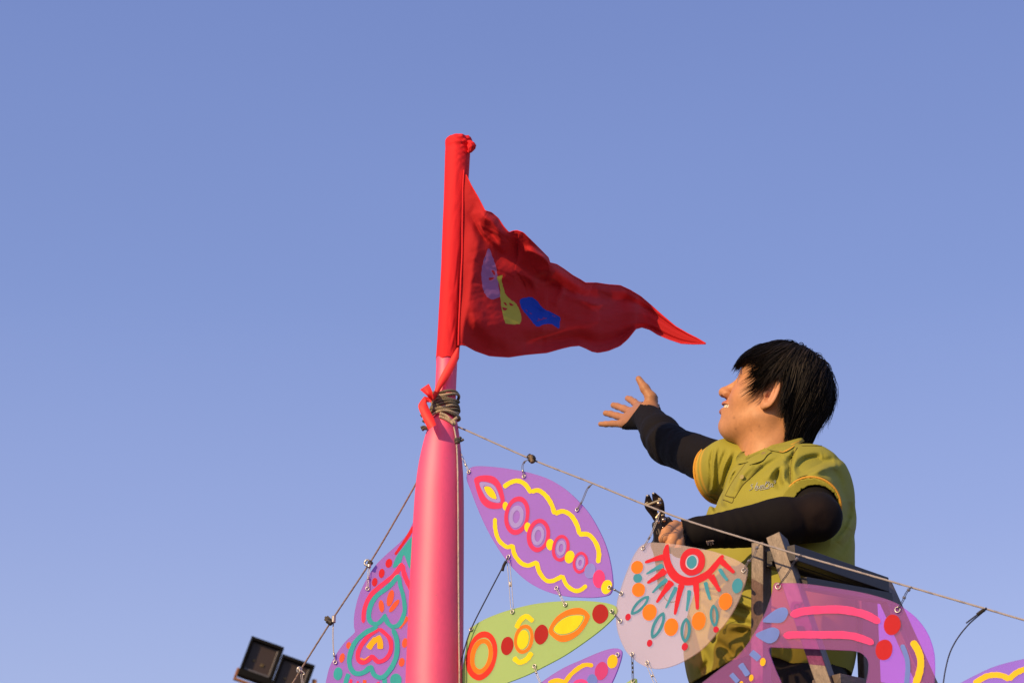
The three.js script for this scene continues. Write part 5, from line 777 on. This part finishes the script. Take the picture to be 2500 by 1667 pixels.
{
  const pts = [J.hip, SL.c, SR.c, J.shL, J.shR, J.neck], lo = MIN(pts, .16), hi = MAX(pts, .17); lo[1] = H(1880, 1700, 4.350).y; hi[1] = J.neck.y + .06;
  add('polo_shirt', nets(shirtSolid, lo, hi, .0042, (x, y, z) => {
    const n = 1 + .10 * fbm(x * 25, y * 25, z * 25, 3); let c = shirtC.map((v) => v * n);
    for (const [S, w] of [[SR, .030]]) { const t = -((x - S.c.x) * S.n.x + (y - S.c.y) * S.n.y + (z - S.c.z) * S.n.z), q = Math.hypot(x - S.c.x, y - S.c.y, z - S.c.z); if (q < .12 && t < w && t > -.01) c = mixC(c, stripeC, .85 * Math.max(smooth(.011, .008, t), Math.exp(-Math.pow((t - .020) / .004, 2)))); }
    return c;
  }), shirtM, MAN);
}
const trace = (f, px, py, d0 = 3.3) => { const r = ray(px, py); r.normalize(); const p = EYE.clone().addScaledVector(r, d0); for (let i = 0; i < 140; i++) { const d = f(p.x, p.y, p.z); if (d < .0004) return p; p.addScaledVector(r, Math.max(.0006, d * .7)); if (-p.z > 5.3) return null; } return p; };
const drapeLine = (f, map, pts, off, n = 40) => resample(spline(map(pts), 8), n).map(([x, y]) => { const p = trace(f, x, y); return p && p.addScaledVector(ray(x, y).normalize(), -off); }).filter(Boolean);
const drapeStrip = (f, map, L, Rr, off, n = 36, m = 8) => { const a = resample(spline(map(L), 8), n), b = resample(spline(map(Rr), 8), n); return gridMesh(a.map((p, i) => Array.from({ length: m + 1 }, (_, q) => { const x = lerp(p[0], b[i][0], q / m), y = lerp(p[1], b[i][1], q / m), t = trace(shirtSolid, x, y) ?? H(x, y, 4.250); return t.addScaledVector(ray(x, y).normalize(), -off * (q === 0 || q === m || i === 0 || i === n - 1 ? .2 : 1)); }))); };
{
  const shirt = MAN.getObjectByName('polo_shirt');
  // placket with stitched edges, seams
  add('placket', drapeStrip(shirtSolid, RS, [[560, 325], [470, 450], [390, 570], [330, 690]], [[745, 345], [620, 480], [520, 580], [440, 712]], .0022), oliveM, MAN);
  const seams = [[[745, 345], [620, 480], [520, 580], [440, 712]], [[725, 345], [600, 480], [500, 585], [425, 705]], [[330, 690], [380, 705], [440, 715]], [[300, 735], [350, 752], [408, 770], [425, 712]], [[560, 325], [470, 450], [390, 570], [328, 690]], [[1140, 150], [1085, 260], [1066, 400], [1068, 540]], [[1190, 130], [1330, 130], [1470, 135], [1560, 190], [1640, 290]]].map((p) => tube(drapeLine(shirtSolid, RS, p, .0004), .0010, 5));
  add('seam', mergeGeometries(seams), seamM, shirt);
  const btn = (x, y) => { const p = trace(shirtSolid, ...RS([[x, y]])[0]), g = new THREE.CylinderGeometry(.0048, .0048, .002, 18); g.rotateX(Math.PI / 2 - PITCH * 0); g.applyMatrix4(new THREE.Matrix4().makeRotationY(-.6)); p.addScaledVector(FWD, -.004); g.translate(p.x, p.y, p.z); add('button', g, std(C(.30, .24, .05), .4), MAN); };
  btn(515, 480);
  // sleeve hems: a turned olive band, an orange stripe at the edge
  const ring = (S, r, t, squash, ph = 0) => { const u = V(0, 1, 0).addScaledVector(S.n, -S.n.y).normalize(), w = S.n.clone().cross(u), c = S.c.clone().addScaledVector(S.n, t); return Array.from({ length: 72 }, (_, i) => { const a = i / 72 * 2 * Math.PI, k = 1 + .03 * Math.sin(3 * a + ph); const p = c.clone().addScaledVector(u, Math.cos(a) * r * k * squash).addScaledVector(w, Math.sin(a) * r * k); return p; }); };
  const snap = (P, f, off) => P.map((p) => { for (let i = 0; i < 8; i++) { const h = .002, g = V(f(p.x + h, p.y, p.z) - f(p.x - h, p.y, p.z), f(p.x, p.y + h, p.z) - f(p.x, p.y - h, p.z), f(p.x, p.y, p.z + h) - f(p.x, p.y, p.z - h)); const l = g.length() || 1; p.addScaledVector(g, -(f(p.x, p.y, p.z) - off) / l * .6); } return p; });
  for (const [S, r] of [[SL, .056], [SR, .061]]) {
    const hem = add('sleeve_hem', tube(snap(ring(S, r, -.004, 1), S.f, .0005), .0028, 8, true), orangeM, MAN);
    add('stitching', tube(snap(ring(S, r + .002, -.022, 1), S.f, .0006), .0010, 5, true), seamM, hem);
  }
  // collar: two turned-down flaps
  const flap = (top, low, dT, dL, n = 40, bow = .006) => { const a = resample(spline(RS(top), 8), n), b = resample(spline(RS(low), 8), n); const f = (arr, t) => { const x = t * (arr.length - 1), i = Math.min(arr.length - 2, x | 0); return lerp(arr[i], arr[i + 1], x - i); }; const dz = (F, x, y, off, alt) => { const q = trace(F, x, y); return q && -q.z < alt + .08 ? Math.min(-q.z - off, alt + .05) : alt; }, N2 = (x, y, z) => smin(headW(x, y, z), torso(x, y, z) + .004, .02); const DT = a.map((p, i) => dz(N2, p[0], p[1], .012, f(dT, i / (n - 1)))), DL = b.map((p, i) => dz(shirtSolid, p[0], p[1], .007, f(dL, i / (n - 1)))); const sm = (A) => A.map((_, i) => { let s = 0, w = 0; for (let k = -4; k <= 4; k++) { const j = clamp(i + k, 0, A.length - 1); s += A[j]; w++; } return s / w; }); const dT2 = sm(DT), dL2 = sm(DL); return a.map((p, i) => { const t = i / (n - 1); return Array.from({ length: 13 }, (_, q) => { const k = q / 12; return H(lerp(p[0], b[i][0], k), lerp(p[1], b[i][1], k), lerp(dT2[i], dL2[i], k) - bow * Math.sin(Math.PI * k)); }); }); };
  const near = flap([[790, 158], [850, 122], [930, 104], [1040, 76], [1150, 40], [1240, 12], [1290, 20], [1330, 44]], [[830, 178], [960, 205], [990, 204], [1050, 176], [1130, 122], [1230, 76], [1295, 64], [1335, 62]], [4.285, 4.305, 4.315, 4.330, 4.360, 4.400, 4.430, 4.450], [4.270, 4.235, 4.225, 4.235, 4.270, 4.330, 4.380, 4.420]);
  const col = add('collar', gridMesh(near), oliveM, MAN);
  for (const [i, w] of [[11, .9], [7, .8]]) add('collar_stripe', gridMesh(near.slice(8).map((r) => [0, .5, 1].map((t) => { const k = i - 1 + t * 1.5 * w, q = Math.min(11, k | 0); return r[q].clone().lerp(r[q + 1], Math.min(1, k - q)).addScaledVector(FWD, -.0018); }))), orangeM, col);
  add('collar', gridMesh(flap([[575, 300], [560, 250], [545, 205], [560, 190]], [[590, 310], [470, 330], [450, 270], [500, 195]], [4.265, 4.280, 4.300, 4.320], [4.250, 4.265, 4.290, 4.320], 24, .003)), oliveM, MAN);
  // collar stand and lapel edge of the near side, from collar down to the placket
  add('collar_stand', gridMesh(flap([[768, 150], [740, 200], [680, 262], [580, 312]], [[850, 196], [800, 232], [742, 296], [600, 345]], [4.285, 4.275, 4.268, 4.265], [4.250, 4.246, 4.246, 4.250], 24, .004)), oliveM, MAN);
  { const p = H(...RS([[762, 222]])[0], 4.238), g = new THREE.CylinderGeometry(.0048, .0048, .002, 18).rotateX(Math.PI / 2); g.translate(p.x, p.y, p.z); add('button', g, std(C(.34, .26, .08), .4), MAN); }
  // pale embroidered script on the chest
  const cs = [], G = (x, y) => [598 + x, 640 - x * .14 - y], stroke = (pts) => { const q = drapeLine(shirtSolid, RS, pts.map(([x, y]) => G(x, y)), .0012, 12); if (q.length > 3) cs.push(tube(q, .00085, 5)); };
  stroke([[46, 64], [34, 72], [22, 64], [24, 50], [36, 40], [34, 24], [20, 12], [2, 8]]);                       // S
  stroke([[92, 84], [78, 50], [62, 14]]); stroke([[70, 34], [86, 46], [92, 38], [82, 12]]);                        // h
  stroke([[104, 46], [96, 22], [106, 12], [120, 22]]); stroke([[132, 48], [122, 24], [126, 10]]);                  // u
  stroke([[146, 48], [134, 10]]); stroke([[142, 36], [156, 48], [162, 40], [154, 10]]);                          // n
  stroke([[196, 84], [182, 46], [172, 10]]);                                                                        // l
  stroke([[186, 46], [206, 70], [222, 78], [230, 66], [214, 48], [226, 36], [218, 16], [198, 8], [180, 12]]);        // B
  stroke([[262, 44], [246, 48], [236, 30], [244, 12], [258, 22], [270, 52], [262, 22], [272, 10]]);                  // a
  stroke([[282, 70], [294, 80], [296, 60], [286, 46]]);
  stroke([[120, -4], [170, -2], [230, 2]]); stroke([[70, -2], [100, 2]]);
  add('embroidered_script', mergeGeometries(cs), std(C(.40, .42, .42), .7), MAN);
}
// ------------------------------------------------------------------ black arm sleeves
const blackM = phys(C(.009, .0075, .0075), .8, { specularIntensity: .25, bumpMap: rep(weaveTex, 40), bumpScale: .0003 });
{
  // left: shoulder to knuckles, cut straight across the hand
  const cutA = rp(845, 645, 4.010), cutB = rp(965, 1290, 4.010), cd = cutB.clone().sub(cutA).normalize(), cn = ray(1670, 1300).normalize().cross(cd).normalize(); if (cn.x < 0) cn.negate();
  const wr = (t, x, y, z) => .0011 * Math.sin(((x - J.wrL.x) * .95 + (y - J.wrL.y) * .2) * 330 + 2 * noise3(x * 30, y * 30, z * 30)) * smooth(.12, .0, Math.hypot(x - J.wrL.x - .04, y - J.wrL.y, z - J.wrL.z));
  const fLs = (x, y, z) => Math.max(smin(armL(x, y, z) - .002 - wr(0, x, y, z) - ruck(x, y, z, J.elL), smin(handL(x, y, z), foL2(x, y, z), .012) - .0022, .012), -((x - cutA.x) * cn.x + (y - cutA.y) * cn.y + (z - cutA.z) * cn.z));
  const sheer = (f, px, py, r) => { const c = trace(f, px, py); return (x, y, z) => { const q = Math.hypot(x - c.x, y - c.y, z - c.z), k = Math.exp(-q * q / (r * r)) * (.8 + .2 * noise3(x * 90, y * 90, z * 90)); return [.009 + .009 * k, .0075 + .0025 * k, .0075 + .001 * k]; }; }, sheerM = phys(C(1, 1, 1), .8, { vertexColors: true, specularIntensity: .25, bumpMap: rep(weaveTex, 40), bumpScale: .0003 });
  const P = [J.shL, J.elL, J.wrL, cutA, cutB];
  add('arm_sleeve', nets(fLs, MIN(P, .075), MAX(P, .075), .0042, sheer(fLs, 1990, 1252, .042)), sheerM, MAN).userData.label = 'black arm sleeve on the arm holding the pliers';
  const T = (a, b) => { const s = drapeLine(fLs, (p) => from(1700, 1290, 26.14)(p), [a, b], .0008, 5); return s.length > 2 ? tube(s, .0009, 5) : null; };
  const marks = [[[680, 800], [700, 940]], [[700, 940], [760, 1070]], [[760, 1070], [800, 1020]], [[800, 1020], [790, 800]], [[740, 820], [770, 1000]], [[845, 780], [960, 1090]], [[910, 790], [1120, 780]], [[1120, 780], [1110, 830]], [[960, 830], [1050, 830]], [[1050, 830], [1030, 930]], [[1000, 930], [1080, 900]], [[1080, 900], [1100, 1010]], [[1100, 1010], [1000, 1000]]].map(([a, b]) => T(a, b)).filter(Boolean);
  add('printed_mark', mergeGeometries(marks), std(C(.55, .42, .34), .5), MAN);
  // right: with a thumb hole, covering the heel of the hand
  const a = r8(785, 470, 5.010), b = r8(540, 800, 5.010), vd = ray(1550, 1010).normalize(), n2 = vd.clone().cross(b.clone().sub(a).normalize()); if (n2.x < 0) n2.negate();
  const th = capV(r8(900, 530, 4.940), r8(760, 200, 4.945), .0225, .024), th2 = capV(r8(905, 555, 4.925), r8(900, 400, 4.925), .0225, .03);
  const fRs = (x, y, z) => { let d = smin(armR(x, y, z) - .002 - ruck(x, y, z, J.elR) - .5 * ruck(x, y, z, J.wrR), smin(handR(x, y, z), foR2(x, y, z), .012) - .0022, .012); d = Math.max(d, -((x - a.x) * n2.x + (y - a.y) * n2.y + (z - a.z) * n2.z)); return Math.max(d, -th(x, y, z), -th2(x, y, z)); };
  const Q = [J.shR, J.elR, J.wrR, a, b];
  add('arm_sleeve', nets(fRs, MIN(Q, .07), MAX(Q, .07), .0036), blackM, MAN).userData.label = 'black arm sleeve with a thumb hole on the raised arm';
}
{ // trousers and shoes
  const waist = hipE, lp = legParts.map(([p, q, s, t]) => capV(p, q, s, t + .006));
  const f = (x, y, z) => { let d = waist(x, y, z) - .002; for (const p of lp) d = smin(d, p(x, y, z), .04); return Math.max(d - .002 * fbm(x * 20, y * 20, z * 20, 3), y - J.hip.y - .07, step + .07 - y); };
  add('trousers', nets(f, [J.hip.x - .22, step + .05, J.hip.z - .22], [J.hip.x + .24, J.hip.y + .1, J.hip.z + .3], .009), std(C(.012, .012, .014), .85, { bumpMap: rep(weaveTex, 30), bumpScale: .0006 }), MAN);
  for (const p of [fL, fR]) { const s = ell(p.x - .02, p.y + .035, p.z + .05, .045, .05, .13); add('shoe', nets((x, y, z) => Math.max(s(x, y, z), step - y), [p.x - .09, step - .01, p.z - .1], [p.x + .06, step + .1, p.z + .2], .008), std(C(.03, .028, .026), .6), MAN); }
}
// ------------------------------------------------------------------ crimping pliers in the left hand
{
  const D0 = 4.005, t = base('crimping_pliers', 'black long-handled crimping pliers with brass strips held in the lower hand of the worker', 'pliers', rp(430, 640, D0));
  const plate = (poly, z, th, r = .0012) => { const s = spline(RP(poly), 3, true).map(([x, y]) => { const p = H(x, y, D0); return p; }), o = s[0].clone(), ux = V(1, 0, 0), uy = UPC.clone(), n = FWD.clone().negate(); const sh = new THREE.Shape(s.map((p) => { const q = p.clone().sub(o); const k = q.clone(); return new THREE.Vector2(k.dot(ux), k.dot(uy)); })); const g = new THREE.ExtrudeGeometry(sh, { depth: th, bevelEnabled: true, bevelThickness: r, bevelSize: r * .6, bevelSegments: 2, curveSegments: 4 }); g.applyMatrix4(new THREE.Matrix4().makeBasis(ux, uy, n)); const c = o.clone().addScaledVector(n, z - th / 2); g.translate(c.x, c.y, c.z); return g; };
  const dark = phys(C(.030, .018, .016), .35, { metalness: .5, clearcoat: .3 }), grip = std(C(.010, .011, .020), .5), brass = std(C(.78, .62, .34), .3, { metalness: .7 }), bolt = std(C(.42, .33, .28), .25, { metalness: .9 });
  add('jaw', plate([[148, 175], [165, 156], [200, 150], [212, 160], [278, 285], [300, 330], [360, 450], [400, 590], [380, 660], [330, 690], [260, 580], [165, 460], [130, 395], [124, 325]], 0, .006), dark, t);
  add('jaw', plate([[270, 130], [282, 110], [320, 106], [370, 145], [450, 212], [495, 285], [514, 380], [524, 500], [528, 600], [500, 660], [450, 600], [420, 500], [400, 440], [330, 330], [290, 270]], .001, .006), dark, t);
  add('centre_plate', plate([[140, 350], [160, 335], [440, 238], [460, 270], [455, 370], [400, 425], [350, 460], [240, 440], [180, 400]], .0065, .003), std(C(.085, .060, .058), .35, { metalness: .6 }), t);
  add('lower_link', plate([[340, 620], [400, 560], [450, 545], [510, 560], [535, 640], [520, 690], [470, 700], [440, 660], [420, 720], [370, 730], [340, 700]], .0045, .004), std(C(.10, .08, .08), .35, { metalness: .7 }), t);
  for (const [p, q, w] of [[[150, 358], [448, 250], .0024], [[132, 328], [182, 300], .0016], [[388, 228], [440, 218], .0014], [[345, 615], [420, 510], .0022], [[455, 562], [500, 550], .0018]]) add('brass_strip', tube([rp(...p, D0 - .011), rp(...q, D0 - .011)], w, 6), brass, t);
  for (const [x, y, r] of [[405, 326, .0052], [385, 694, .0048], [500, 656, .0048], [214, 386, .0022], [490, 805, .002], [508, 848, .002]]) { const g = new THREE.SphereGeometry(r, 18, 12), p = rp(x, y, D0 - .010); g.translate(p.x, p.y, p.z); add('rivet', g, bolt, t); }
  for (const [x, y] of [[175, 168], [296, 122]]) { const g = new THREE.SphereGeometry(.0026, 14, 10), p = rp(x, y, D0 - .006); g.translate(p.x, p.y, p.z); add('jaw_tip', g, M.steel, t); }
  add('handle', plate([[284, 742], [330, 700], [400, 690], [438, 730], [455, 790], [470, 960], [488, 1090], [500, 1160], [482, 1290], [475, 1420], [520, 1700], [560, 1990], [540, 2100], [470, 2110], [430, 2000], [380, 1600], [330, 1360], [278, 1220], [272, 1150], [310, 1080], [318, 1000], [302, 860]], .002, .014, .003), grip, t);
  add('handle', plate([[452, 690], [500, 680], [540, 610], [570, 625], [612, 614], [690, 706], [760, 760], [840, 900], [900, 1100], [860, 1180], [700, 1010], [560, 870], [520, 850], [480, 800]], -.002, .013, .003), grip, t);
  const mk = [[[355, 880], [370, 940]], [[385, 830], [430, 1000]], [[400, 830], [440, 990]]].map(([a, b]) => tube([rp(...a, D0 - .014), rp(...b, D0 - .0145)], .0005, 4)); add('printed_mark', mergeGeometries(mk), std(C(.22, .17, .13), .5), t);
  add('wire_latch', tube(curve([[570, 700], [585, 735], [640, 768], [692, 762]].map(([x, y]) => H(...R5([[x, y]])[0], D0)), 16), .0010, 6), M.wireDark, t);
}
renderer.render(scene, camera);
